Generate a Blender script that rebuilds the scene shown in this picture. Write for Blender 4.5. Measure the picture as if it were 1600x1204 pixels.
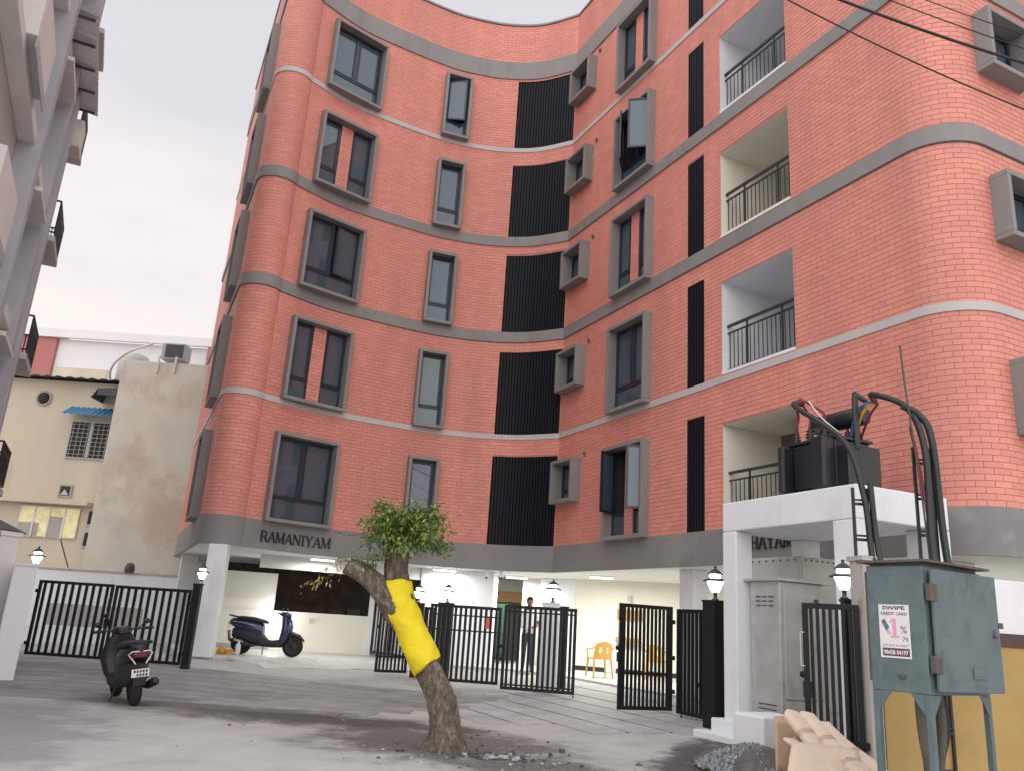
import bpy, bmesh, math, random
from mathutils import Vector, Matrix

random.seed(7)
for o in list(bpy.data.objects): bpy.data.objects.remove(o)
scene = bpy.context.scene
C = scene.collection

# ------------------------------------------------------------------ camera
PITCH, ROLL, FPX, CAMZ = math.radians(16.064), math.radians(3.759), 1270.0, 1.5
cd = bpy.data.cameras.new('camera'); cam = bpy.data.objects.new('camera', cd); C.objects.link(cam)
cd.sensor_fit = 'HORIZONTAL'; cd.sensor_width = 36.0; cd.lens = FPX/1600*36.0; cd.clip_end = 2000
fw = Vector((0, math.cos(PITCH), math.sin(PITCH))); r0 = Vector((1, 0, 0)); u0 = Vector((0, -math.sin(PITCH), math.cos(PITCH)))
rt = math.cos(ROLL)*r0+math.sin(ROLL)*u0; up = -math.sin(ROLL)*r0+math.cos(ROLL)*u0
cam.matrix_world = Matrix(((rt.x, up.x, -fw.x, 0), (rt.y, up.y, -fw.y, 0), (rt.z, up.z, -fw.z, CAMZ), (0, 0, 0, 1)))
scene.camera = cam
scene.render.resolution_x, scene.render.resolution_y = 1024, 770

# ------------------------------------------------------------------ sky (overcast dusk) and sun
SUN_EL, SUN_ROT = math.radians(30), math.radians(192)
w = bpy.data.worlds.new('World'); scene.world = w; w.use_nodes = True
nt = w.node_tree; nt.nodes.clear()
def N(t, **k):
    n = nt.nodes.new(t)
    for a, b in k.items(): setattr(n, a, b)
    return n
sky = N('ShaderNodeTexSky'); sky.sky_type = 'NISHITA'; sky.sun_disc = False
sky.sun_elevation = SUN_EL; sky.sun_rotation = SUN_ROT; sky.air_density = 1.6; sky.dust_density = 4.0
bg1 = N('ShaderNodeBackground'); bg1.inputs['Strength'].default_value = 0.10; nt.links.new(sky.outputs[0], bg1.inputs['Color'])
tc = N('ShaderNodeTexCoord'); sep = N('ShaderNodeSeparateXYZ'); nt.links.new(tc.outputs['Generated'], sep.inputs[0])
nz = N('ShaderNodeTexNoise'); nz.inputs['Scale'].default_value = 2.2; nz.inputs['Detail'].default_value = 5
mp = N('ShaderNodeMapping'); mp.inputs['Scale'].default_value = (1, 1, 3.5); nt.links.new(tc.outputs['Generated'], mp.inputs[0]); nt.links.new(mp.outputs[0], nz.inputs['Vector'])
ma = N('ShaderNodeMath', operation='MULTIPLY_ADD'); ma.inputs[1].default_value = 0.75; ma.inputs[2].default_value = -0.37; nt.links.new(nz.outputs['Fac'], ma.inputs[0])
ad = N('ShaderNodeMath', operation='ADD'); nt.links.new(sep.outputs['Z'], ad.inputs[0]); nt.links.new(ma.outputs[0], ad.inputs[1])
cr = N('ShaderNodeValToRGB'); nt.links.new(ad.outputs[0], cr.inputs[0])
els = cr.color_ramp.elements
els[0].position = 0.0; els[0].color = (0.70, 0.55, 0.485, 1)
els[1].position = 0.62; els[1].color = (0.437, 0.430, 0.455, 1)
e = els.new(0.20); e.color = (0.67, 0.555, 0.505, 1)
e = els.new(0.36); e.color = (0.55, 0.513, 0.512, 1)
bg2 = N('ShaderNodeBackground'); bg2.inputs['Strength'].default_value = 1.0; nt.links.new(cr.outputs[0], bg2.inputs['Color'])
mx = N('ShaderNodeMixShader'); mx.inputs[0].default_value = 0.93
nt.links.new(bg1.outputs[0], mx.inputs[1]); nt.links.new(bg2.outputs[0], mx.inputs[2])
wo = N('ShaderNodeOutputWorld'); nt.links.new(mx.outputs[0], wo.inputs['Surface'])
sl = bpy.data.lights.new('sun', 'SUN'); sl.energy = 1.5; sl.angle = math.radians(140); sl.color = (0.985, 0.985, 0.985)
so = bpy.data.objects.new('sun', sl); C.objects.link(so)
so.rotation_euler = (math.radians(90)-SUN_EL, 0, math.radians(-12))
scene.view_settings.view_transform = 'Standard'; scene.view_settings.look = 'None'
scene.view_settings.exposure = 0.84; scene.view_settings.gamma = 1.0

# ------------------------------------------------------------------ materials
MATS = {}
def srgb(r, g, b):
    f = lambda c: c/12.92 if c <= .04045 else ((c+.055)/1.055)**2.4
    return (f(r/255), f(g/255), f(b/255), 1)
def mat(name, col, rough=.7, var=.12, scale=3.0, bump=0.0, bscale=40, metal=0.0, spec=.5, emit=0, island=0.0, stain=None, stain_scale=1.2, stain_lo=.5, stain_hi=.65, streak=False):
    if name in MATS: return MATS[name]
    m = bpy.data.materials.new(name); m.use_nodes = True; t = m.node_tree; b = t.nodes['Principled BSDF']
    def n(ty, **k):
        x = t.nodes.new(ty)
        for a, v in k.items(): setattr(x, a, v)
        return x
    b.inputs['Roughness'].default_value = rough; b.inputs['Metallic'].default_value = metal; b.inputs['Specular IOR Level'].default_value = spec
    co = n('ShaderNodeTexCoord'); gm = n('ShaderNodeNewGeometry')
    vec = gm.outputs['Position']
    no = n('ShaderNodeTexNoise'); no.inputs['Scale'].default_value = scale; no.inputs['Detail'].default_value = 6; no.inputs['Roughness'].default_value = .6
    if streak:
        mpp = n('ShaderNodeMapping'); mpp.inputs['Scale'].default_value = (1, 1, .18 if streak is True else streak); t.links.new(vec, mpp.inputs[0]); t.links.new(mpp.outputs[0], no.inputs['Vector'])
    else: t.links.new(vec, no.inputs['Vector'])
    fac = no.outputs['Fac']
    mr = n('ShaderNodeMapRange'); mr.inputs[1].default_value = .3; mr.inputs[2].default_value = .7; mr.inputs[3].default_value = 1-var; mr.inputs[4].default_value = 1+var
    t.links.new(fac, mr.inputs[0])
    val = mr.outputs[0]
    if island:
        oi = n('ShaderNodeObjectInfo'); a1 = n('ShaderNodeMath', operation='ADD'); t.links.new(gm.outputs['Random Per Island'], a1.inputs[0]); t.links.new(oi.outputs['Random'], a1.inputs[1])
        fr = n('ShaderNodeMath', operation='FRACT'); t.links.new(a1.outputs[0], fr.inputs[0])
        m2 = n('ShaderNodeMapRange'); m2.inputs[3].default_value = 1-island; m2.inputs[4].default_value = 1+island; t.links.new(fr.outputs[0], m2.inputs[0])
        mm = n('ShaderNodeMath', operation='MULTIPLY'); t.links.new(val, mm.inputs[0]); t.links.new(m2.outputs[0], mm.inputs[1]); val = mm.outputs[0]
    vm = n('ShaderNodeVectorMath', operation='SCALE'); vm.inputs[0].default_value = col[:3]; t.links.new(val, vm.inputs['Scale'])
    colout = vm.outputs[0]
    if stain:
        ns = n('ShaderNodeTexNoise'); ns.inputs['Scale'].default_value = stain_scale; ns.inputs['Detail'].default_value = 8; ns.inputs['Roughness'].default_value = .65; (t.links.new(mpp.outputs[0], ns.inputs['Vector']) if streak else t.links.new(vec, ns.inputs['Vector']))
        ms = n('ShaderNodeMapRange'); ms.inputs[1].default_value = stain_lo; ms.inputs[2].default_value = stain_hi; t.links.new(ns.outputs['Fac'], ms.inputs[0])
        mi = n('ShaderNodeMix', data_type='RGBA'); t.links.new(ms.outputs[0], mi.inputs[0]); t.links.new(colout, mi.inputs[6]); mi.inputs[7].default_value = stain
        colout = mi.outputs[2]
    t.links.new(colout, b.inputs['Base Color'])
    if bump:
        nb = n('ShaderNodeTexNoise'); nb.inputs['Scale'].default_value = bscale; nb.inputs['Detail'].default_value = 6; t.links.new(vec, nb.inputs['Vector'])
        bu = n('ShaderNodeBump'); bu.inputs['Strength'].default_value = bump; bu.inputs['Distance'].default_value = .02; t.links.new(nb.outputs['Fac'], bu.inputs['Height']); t.links.new(bu.outputs[0], b.inputs['Normal'])
    if emit:
        b.inputs['Emission Color'].default_value = col; b.inputs['Emission Strength'].default_value = emit
    MATS[name] = m; return m
def glass(name, tint, ior=1.5, trans=.55):
    if name in MATS: return MATS[name]
    m = bpy.data.materials.new(name); m.use_nodes = True; t = m.node_tree; t.nodes.clear()
    tr = t.nodes.new('ShaderNodeBsdfTransparent'); tr.inputs[0].default_value = (tint[0], tint[1], tint[2], 1)
    gl = t.nodes.new('ShaderNodeBsdfGlossy'); gl.inputs['Roughness'].default_value = .02; gl.inputs[0].default_value = (.55, .62, .70, 1)
    lw = t.nodes.new('ShaderNodeFresnel'); lw.inputs['IOR'].default_value = ior
    mr = t.nodes.new('ShaderNodeMapRange'); mr.inputs[3].default_value = 1-trans-.33; mr.inputs[4].default_value = 1.0; t.links.new(lw.outputs[0], mr.inputs[0])
    mi = t.nodes.new('ShaderNodeMixShader'); t.links.new(mr.outputs[0], mi.inputs[0]); t.links.new(tr.outputs[0], mi.inputs[1]); t.links.new(gl.outputs[0], mi.inputs[2])
    df = t.nodes.new('ShaderNodeBsdfDiffuse'); df.inputs[0].default_value = (.14, .185, .235, 1)  # flat blue-grey diffuse share stands in for sky reflected in the panes
    m2 = t.nodes.new('ShaderNodeMixShader'); m2.inputs[0].default_value = .42; t.links.new(mi.outputs[0], m2.inputs[1]); t.links.new(df.outputs[0], m2.inputs[2])
    ou = t.nodes.new('ShaderNodeOutputMaterial'); t.links.new(m2.outputs[0], ou.inputs[0])
    MATS[name] = m; return m

M_BRICK = mat('brick_paint', (.67, .265, .212, 1), .6, .07, 1.6, .25, 60, island=.07, spec=.4, stain=(.53, .21, .18, 1), stain_scale=.6, stain_lo=.46, stain_hi=.78, streak=True)
M_MORTAR = mat('mortar', (.37, .18, .165, 1), .85, .15, 5)
M_GREY = mat('grey_trim_paint', (.235, .228, .226, 1), .6, .06, 1.5, .08, 90, spec=.4, stain=(.19, .183, .18, 1), stain_scale=2.2, stain_lo=.5, stain_hi=.75, streak=True)
M_LBAND = mat('pale_grey_band', (.47, .455, .46, 1), .65, .06, 1.5)
M_BASE = mat('base_band_paint', (.212, .207, .21, 1), .65, .08, .8, .05, 60, stain=(.25, .244, .242, 1), stain_scale=.35, stain_lo=.52, stain_hi=.56)
M_ALU = mat('navy_aluminium', (.018, .026, .042, 1), .35, .05, 3, spec=.5)
M_LOUV = mat('louver_metal', (.006, .008, .014, 1), .55, .1, 8, spec=.2)
M_GLASS = glass('window_glass', (.30, .34, .38), 1.5, .52)
M_ROOM = mat('dark_room', (.035, .034, .036, 1), .9, .2, 2)  # near-black colour stands for the shade inside unlit rooms and holes
M_GRILL = mat('grille_paint', (.33, .33, .30, 1), .5, .1, 5)
M_LIT = mat('lit_curtain', (.62, .58, .22, 1), .8, .1, 4, emit=.45)
M_WHITE = mat('white_paint', (.74, .76, .80, 1), .6, .05, .9, .06, 50, stain=(.58, .585, .60, 1), stain_scale=1.8, stain_lo=.54, stain_hi=.8, streak=.35)
M_CREAM = mat('cream_paint', (.76, .745, .66, 1), .65, .05, .8, .05, 40)
M_SOFFIT = mat('soffit_paint', (.66, .67, .65, 1), .7, .06, .7)
M_BLACK = mat('black_gate_paint', (.010, .012, .014, 1), .45, .2, 12, .05, 80, spec=.25)
M_RAIL = mat('balcony_rail_paint', (.022, .030, .036, 1), .4, .15, 10)
M_LAMP = mat('lamp_glass', (.95, .97, 1.0, 1), .3, 0, emit=3.0)
M_LCAP = mat('lamp_metal', (.05, .06, .06, 1), .45, .15, 20, metal=.3)
M_CONC = mat('road_concrete', (.43, .425, .41, 1), .85, .16, 1.1, .15, 25, stain=(.24, .235, .23, 1), stain_scale=.55, stain_lo=.52, stain_hi=.72)
M_APRON = mat('paving_concrete', (.42, .42, .42, 1), .7, .13, 1.7, .25, 30, stain=(.29, .29, .29, 1), stain_scale=.9, stain_lo=.5, stain_hi=.72, island=.06)
def soil_mask(m, ells, col, lo=.7, hi=1.45):
    t = m.node_tree; b = t.nodes['Principled BSDF']; src = b.inputs['Base Color'].links[0].from_socket
    def n(ty, **k):
        x = t.nodes.new(ty)
        for a, v in k.items(): setattr(x, a, v)
        return x
    g_ = n('ShaderNodeNewGeometry'); no = n('ShaderNodeTexNoise'); no.inputs['Scale'].default_value = 1.6; no.inputs['Detail'].default_value = 9; no.inputs['Roughness'].default_value = .68; t.links.new(g_.outputs['Position'], no.inputs['Vector'])
    acc = None
    for cx, cy, rx, ry, rot in ells:
        mp_ = n('ShaderNodeMapping', vector_type='TEXTURE'); mp_.inputs['Location'].default_value = (cx, cy, 0); mp_.inputs['Rotation'].default_value = (0, 0, rot); mp_.inputs['Scale'].default_value = (rx, ry, 1e3); t.links.new(g_.outputs['Position'], mp_.inputs[0])
        ln = n('ShaderNodeVectorMath', operation='LENGTH'); t.links.new(mp_.outputs[0], ln.inputs[0]); o_ = ln.outputs['Value']
        if acc is None: acc = o_
        else: mn = n('ShaderNodeMath', operation='MINIMUM'); t.links.new(acc, mn.inputs[0]); t.links.new(o_, mn.inputs[1]); acc = mn.outputs[0]
    ad = n('ShaderNodeMath', operation='MULTIPLY_ADD'); t.links.new(no.outputs['Fac'], ad.inputs[0]); ad.inputs[1].default_value = 2.0; t.links.new(acc, ad.inputs[2])
    mr = n('ShaderNodeMapRange', interpolation_type='SMOOTHSTEP'); mr.inputs[1].default_value = 1.55; mr.inputs[2].default_value = 2.25; mr.inputs[3].default_value = 1; mr.inputs[4].default_value = 0; t.links.new(ad.outputs[0], mr.inputs[0])
    n2 = n('ShaderNodeTexNoise'); n2.inputs['Scale'].default_value = 14; n2.inputs['Detail'].default_value = 6; t.links.new(g_.outputs['Position'], n2.inputs['Vector'])
    m3 = n('ShaderNodeMapRange'); m3.inputs[1].default_value = .3; m3.inputs[2].default_value = .7; m3.inputs[3].default_value = lo; m3.inputs[4].default_value = hi; t.links.new(n2.outputs['Fac'], m3.inputs[0])
    sc = n('ShaderNodeVectorMath', operation='SCALE'); sc.inputs[0].default_value = col; t.links.new(m3.outputs[0], sc.inputs['Scale'])
    mi = n('ShaderNodeMix', data_type='RGBA'); t.links.new(mr.outputs[0], mi.inputs[0]); t.links.new(src, mi.inputs[6]); t.links.new(sc.outputs[0], mi.inputs[7]); t.links.new(mi.outputs[2], b.inputs['Base Color'])
ELL = [(-2.7, 12.35, 2.5, .85, -.06), (-.6, 10.9, 1.7, 1.5, -.3), (.35, 9.65, 1.25, .7, -.35), (2.6, 10.7, .55, 1.5, -.42), (-4.6, 12.8, 1.6, .40, .05)]
soil_mask(M_CONC, ELL, (.125, .118, .112)); soil_mask(M_APRON, ELL, (.125, .118, .112))
DARK = [(-2.2, 12.3, 1.9, .5, -.06), (2.6, 10.7, .5, 1.4, -.42), (-.1, 10.1, .5, .3, 0)]
soil_mask(M_CONC, DARK, (.07, .067, .065)); soil_mask(M_APRON, DARK, (.07, .067, .065))
M_APRON2 = mat('worn_paving', (.27, .268, .262, 1), .75, .16, 1.7, .2, 30, stain=(.17, .168, .165, 1), stain_scale=.9, stain_lo=.48, stain_hi=.7, island=.12)
soil_mask(M_APRON2, ELL, (.125, .118, .112)); soil_mask(M_APRON2, DARK, (.07, .067, .065))
soil_mask(M_CONC, [(-5.3, 9.0, 1.2, 3.6, .28), (-8, 13.5, 1.5, 1.0, 0)], (.27, .27, .27), .93, 1.07)
M_JOINT = mat('paving_joint', (.09, .09, .09, 1), .9, .2, 5)
M_DIRT = mat('dark_soil', (.085, .080, .075, 1), .95, .35, 3, .8, 30, stain=(.17, .165, .155, 1), stain_scale=2.0, stain_lo=.5, stain_hi=.75)
M_MARBLE = mat('marble_ramp', (.60, .60, .58, 1), .35, .12, 2.0, stain=(.33, .34, .35, 1), stain_scale=2.5, stain_lo=.52, stain_hi=.7, island=.08)
M_FLOOR = mat('stilt_floor', (.50, .50, .48, 1), .45, .1, 1.0, island=.05)
M_BARK = mat('bark', (.115, .09, .068, 1), .95, .5, 26, 1.0, 60, stain=(.27, .235, .20, 1), stain_scale=17, stain_lo=.5, stain_hi=.66, streak=.45)
M_LEAF = mat('leaf', (.16, .245, .055, 1), .5, .3, 6, island=.5)
M_LEAFY = mat('dry_leaf', (.32, .27, .08, 1), .6, .3, 6, island=.3)
M_CUT = mat('cut_wood', (.26, .20, .13, 1), .9, .3, 20, .5, 40)
M_YEL = mat('yellow_cloth', (.74, .60, .012, 1), .75, .06, 5, .1, 90, stain=(.50, .38, .03, 1), stain_scale=5, stain_lo=.58, stain_hi=.8)
M_BLUE = mat('cabinet_paint', (.105, .148, .162, 1), .5, .15, 3, .15, 50, stain=(.055, .085, .10, 1), stain_scale=3.4, stain_lo=.53, stain_hi=.70, streak=False)
M_BLUE2 = mat('cabinet_rust', (.10, .085, .08, 1), .7, .3, 9)
M_SILVER = mat('galvanised_sheet', (.52, .53, .52, 1), .48, .12, 3, .08, 30, metal=.55, stain=(.36, .37, .37, 1), stain_scale=2.3, stain_lo=.5, stain_hi=.75)
M_RMU = mat('switchgear_paint', (.50, .51, .49, 1), .55, .06, 2)
M_TRANS = mat('transformer_paint', (.014, .017, .023, 1), .32, .25, 5, .08, 60)
M_CABLE = mat('black_cable', (.014, .017, .018, 1), .45, .2, 20)
M_GCABLE = mat('green_black_cable', (.012, .022, .020, 1), .45, .2, 20)
M_RED = mat('red_cable', (.16, .016, .028, 1), .5, .1, 20)
M_YELC = mat('yellow_cable', (.60, .36, .015, 1), .5, .1, 20)
M_BLUC = mat('blue_cable', (.02, .14, .36, 1), .5, .1, 20)
M_CLEAR = mat('pale_cord', (.6, .6, .58, 1), .5, .05, 20)
M_CARD = mat('cardboard', (.58, .47, .38, 1), .8, .1, 3, .1, 40, island=.06)
M_CARDD = mat('cardboard_tape', (.45, .31, .22, 1), .45, .1, 8)
M_GRAVEL = mat('grey_gravel', (.27, .285, .31, 1), .9, .25, 20, island=.45)
M_OCHRE = mat('ochre_wall', (.40, .275, .10, 1), .8, .12, 1.4, .15, 30, stain=(.30, .21, .09, 1), stain_scale=1.2, stain_lo=.55, stain_hi=.75)
M_MAROON = mat('maroon_coping', (.085, .048, .045, 1), .8, .15, 4)
M_PIER = mat('beige_pier', (.42, .395, .375, 1), .85, .12, 3, .2, 30, stain=(.22, .19, .17, 1), stain_scale=3, stain_lo=.55, stain_hi=.72)
M_CHAIR = mat('ochre_plastic', (.66, .37, .075, 1), .4, .05, 4)
M_WOOD = mat('warm_wood', (.46, .25, .08, 1), .5, .15, 6)
M_DGREEN = mat('dark_green_board', (.018, .07, .045, 1), .6, .1, 4)
M_SKIRT = mat('black_skirting', (.02, .022, .022, 1), .4, .1, 4)
M_TYRE = mat('tyre_rubber', (.018, .018, .018, 1), .85, .2, 20)
M_SBLK = mat('scooter_black', (.014, .014, .016, 1), .35, .1, 10)
M_SMATTE = mat('scooter_plastic', (.022, .022, .024, 1), .65, .15, 10)
M_SBLUE = mat('scooter_blue', (.014, .022, .075, 1), .2, .05, 5, spec=.7)
M_SRED = mat('tail_light_red', (.13, .012, .02, 1), .2, .05, 5)
M_CHROME = mat('bright_metal', (.55, .55, .56, 1), .3, .05, 10, metal=.8)
M_PLATE = mat('white_plate', (.75, .75, .73, 1), .5, .05, 20)
M_BEIGE = mat('old_beige_wall', (.60, .53, .42, 1), .85, .08, .7, .15, 12, stain=(.42, .37, .30, 1), stain_scale=1.1, stain_lo=.6, stain_hi=.8, streak=True)
M_GREYB = mat('weathered_gable', (.64, .61, .53, 1), .9, .08, .9, .2, 10, stain=(.56, .44, .365, 1), stain_scale=.36, stain_lo=.49, stain_hi=.60)
M_FARW = mat('far_white_wall', (.72, .72, .74, 1), .8, .04, .5)
M_FARP = mat('far_pink_wall', (.42, .16, .15, 1), .8, .06, .5)
M_LGREY = mat('neighbour_grey', (.50, .495, .50, 1), .75, .08, .8, .1, 20)
M_LFIN = mat('neighbour_blue_grey', (.42, .43, .47, 1), .7, .08, 1)
M_LCRE = mat('neighbour_cream', (.72, .70, .68, 1), .75, .06, .8)
M_DARKG = mat('dark_grey_metal', (.06, .065, .07, 1), .6, .2, 6)
M_SHEET = mat('corrugated_sheet', (.72, .73, .76, 1), .55, .1, 5)
M_BAWN = mat('blue_awning', (.06, .22, .40, 1), .55, .15, 8)
M_WARM = mat('lit_window', (.62, .54, .30, 1), .6, .35, 3, emit=.22)
M_SKIN = mat('skin', (.16, .085, .055, 1), .5, .05, 10)
M_HAIR = mat('black_hair', (.012, .011, .011, 1), .6, .1, 30)
M_SHIRT = mat('white_shirt', (.68, .70, .74, 1), .8, .06, 8)
M_TROUS = mat('navy_trousers', (.035, .05, .10, 1), .8, .1, 10)
M_PINK = mat('pink_print', (.70, .32, .40, 1), .6, .05, 10)
M_PAPER = mat('poster_paper', (.70, .68, .70, 1), .6, .05, 6)
M_INK = mat('black_ink', (.02, .02, .022, 1), .6, .05, 6)
M_PURP = mat('purple_print', (.10, .03, .065, 1), .6, .05, 6)
M_STEELB = mat('blue_print', (.20, .30, .38, 1), .6, .05, 6)
M_RUIN = mat('dark_ruin_brick', (.10, .055, .042, 1), .95, .5, 4, .6, 12, stain=(.06, .055, .05, 1), stain_scale=1.6, stain_lo=.45, stain_hi=.6)

# ------------------------------------------------------------------ mesh helpers
def V(*a): return Vector(a)
class MB:
    def __init__(s): s.v = []; s.f = []; s.sm = []; s.mi = []
    def add(s, vs, fs, smooth=False, mi=0):
        b = len(s.v); s.v += [tuple(x) for x in vs]
        for f in fs: s.f.append(tuple(b+i for i in f)); s.sm.append(smooth); s.mi.append(mi)
        return s
    def edges(s, o, a, b, c, mi=0):            # box from corner o and three edge vectors
        o, a, b, c = Vector(o), Vector(a), Vector(b), Vector(c)
        vs = [o, o+a, o+a+b, o+b, o+c, o+a+c, o+a+b+c, o+b+c]
        fs = [(0, 3, 2, 1), (4, 5, 6, 7), (0, 1, 5, 4), (1, 2, 6, 5), (2, 3, 7, 6), (3, 0, 4, 7)]
        if a.cross(b).dot(c) < 0: fs = [f[::-1] for f in fs]
        return s.add(vs, fs, mi=mi)
    def box(s, x0, x1, y0, y1, z0, z1, mi=0): return s.edges((x0, y0, z0), (x1-x0, 0, 0), (0, y1-y0, 0), (0, 0, z1-z0), mi)
    def cbox(s, c, sx, sy, sz, rz=0, mi=0):
        ax = Vector((math.cos(rz), math.sin(rz), 0)); ay = Vector((-ax.y, ax.x, 0)); c = Vector(c)
        return s.edges(c-ax*sx/2-ay*sy/2-V(0, 0, sz/2), ax*sx, ay*sy, V(0, 0, sz), mi)
    def tube(s, path, rad, n=8, caps=True, smooth=True, mi=0, jitter=0):
        P = [Vector(p) for p in path]; R = rad if hasattr(rad, '__len__') else [rad]*len(P)
        rings = []; prev = None
        for i, p in enumerate(P):
            t = (P[min(i+1, len(P)-1)]-P[max(i-1, 0)]).normalized()
            if prev is None: a = t.orthogonal().normalized()
            else: a = (prev-t*prev.dot(t)); a = a.normalized() if a.length > 1e-6 else t.orthogonal().normalized()
            prev = a; b = t.cross(a)
            rings.append([p+(a*math.cos(2*math.pi*k/n)+b*math.sin(2*math.pi*k/n))*R[i]*(1+jitter*(random.random()-.5)) for k in range(n)])
        vs = [v for r in rings for v in r]; fs = []
        for i in range(len(P)-1):
            for k in range(n): k2 = (k+1) % n; fs.append((i*n+k, i*n+k2, (i+1)*n+k2, (i+1)*n+k))
        s.add(vs, fs, smooth, mi)
        if caps:
            s.add(rings[0], [tuple(range(n))[::-1]], False, mi); s.add(rings[-1], [tuple(range(n))], False, mi)
        return s
    def bar(s, p, q, w_, d=None, mi=0, upv=(0, 0, 1)):       # rectangular bar
        p, q = Vector(p), Vector(q); t = (q-p).normalized(); u = Vector(upv)
        if abs(t.dot(u)) > .95: u = V(1, 0, 0)
        a = t.cross(u).normalized(); b = a.cross(t); d = d or w_
        return s.edges(p-a*w_/2-b*d/2, q-p, a*w_, b*d, mi)
    def lathe(s, prof, c=(0, 0, 0), n=16, smooth=True, mi=0, axis='z'):
        vs = []; fs = []
        for r, z in prof:
            for k in range(n):
                a = 2*math.pi*k/n; x, y = r*math.cos(a), r*math.sin(a)
                p = (x, y, z) if axis == 'z' else ((z, x, y) if axis == 'x' else (x, z, y))
                vs.append((c[0]+p[0], c[1]+p[1], c[2]+p[2]))
        for i in range(len(prof)-1):
            for k in range(n): k2 = (k+1) % n; fs.append((i*n+k, i*n+k2, (i+1)*n+k2, (i+1)*n+k))
        return s.add(vs, fs, smooth, mi)
    def prism(s, poly, z0, z1, mi=0):
        n = len(poly); vs = [(x, y, z0) for x, y in poly]+[(x, y, z1) for x, y in poly]
        fs = [tuple(range(n))[::-1], tuple(range(n, 2*n))]+[(i, (i+1) % n, n+(i+1) % n, n+i) for i in range(n)]
        return s.add(vs, fs, mi=mi)
    def loft(s, rings, caps=True, smooth=True, mi=0):
        n = len(rings[0]); vs = [p for r in rings for p in r]; fs = []
        for i in range(len(rings)-1):
            for k in range(n): k2 = (k+1) % n; fs.append((i*n+k, i*n+k2, (i+1)*n+k2, (i+1)*n+k))
        s.add(vs, fs, smooth, mi)
        if caps: s.add(rings[0], [tuple(range(n))[::-1]], False, mi); s.add(rings[-1], [tuple(range(n))], False, mi)
        return s
    def mesh(s, name, m, off=(0, 0, 0)):
        me = bpy.data.meshes.new(name); o = off
        me.from_pydata([(v[0]-o[0], v[1]-o[1], v[2]-o[2]) for v in s.v], [], s.f)
        for mm in (m if isinstance(m, (list, tuple)) else [m]): me.materials.append(mm)
        me.polygons.foreach_set('use_smooth', s.sm); me.polygons.foreach_set('material_index', s.mi)
        me.update(); return me
    def build(s, name, m, parent=None, world=False, bevel=0, loc=None):
        off = chain_loc(parent) if (world and parent) else (0, 0, 0)
        o = bpy.data.objects.new(name, s.mesh(name, m, off)); C.objects.link(o); o.parent = parent
        if loc: o.location = loc
        if bevel:
            b = o.modifiers.new('bevel', 'BEVEL'); b.width = bevel; b.segments = 2; b.limit_method = 'ANGLE'
        return o
def chain_loc(o):
    l = Vector((0, 0, 0))
    while o is not None: l += o.location; o = o.parent
    return l
def inst(name, me, parent, loc, rz=0):
    o = bpy.data.objects.new(name, me); C.objects.link(o); o.parent = parent; o.location = loc; o.rotation_euler = (0, 0, rz); return o
def tag(o, label=None, cat=None, group=None, kind=None):
    if label: o['label'] = label
    if cat: o['category'] = cat
    if group: o['group'] = group
    if kind: o['kind'] = kind
    return o
def empty(name, loc=(0, 0, 0), rz=0, parent=None):
    o = bpy.data.objects.new(name, None); C.objects.link(o); o.location = loc; o.rotation_euler = (0, 0, rz); o.empty_display_size = .2; o.parent = parent; return o
def spline(K, n=8):
    K = [Vector(k) for k in K]; Q = [2*K[0]-K[1]]+K+[2*K[-1]-K[-2]]; out = [K[0]]
    for i in range(1, len(Q)-2):
        a, b, c, d = Q[i-1:i+3]
        for j in range(1, n+1):
            t = j/n; out.append(.5*(2*b+(c-a)*t+(2*a-5*b+4*c-d)*t*t+(3*b-a-3*c+d)*t**3))
    return out

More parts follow.
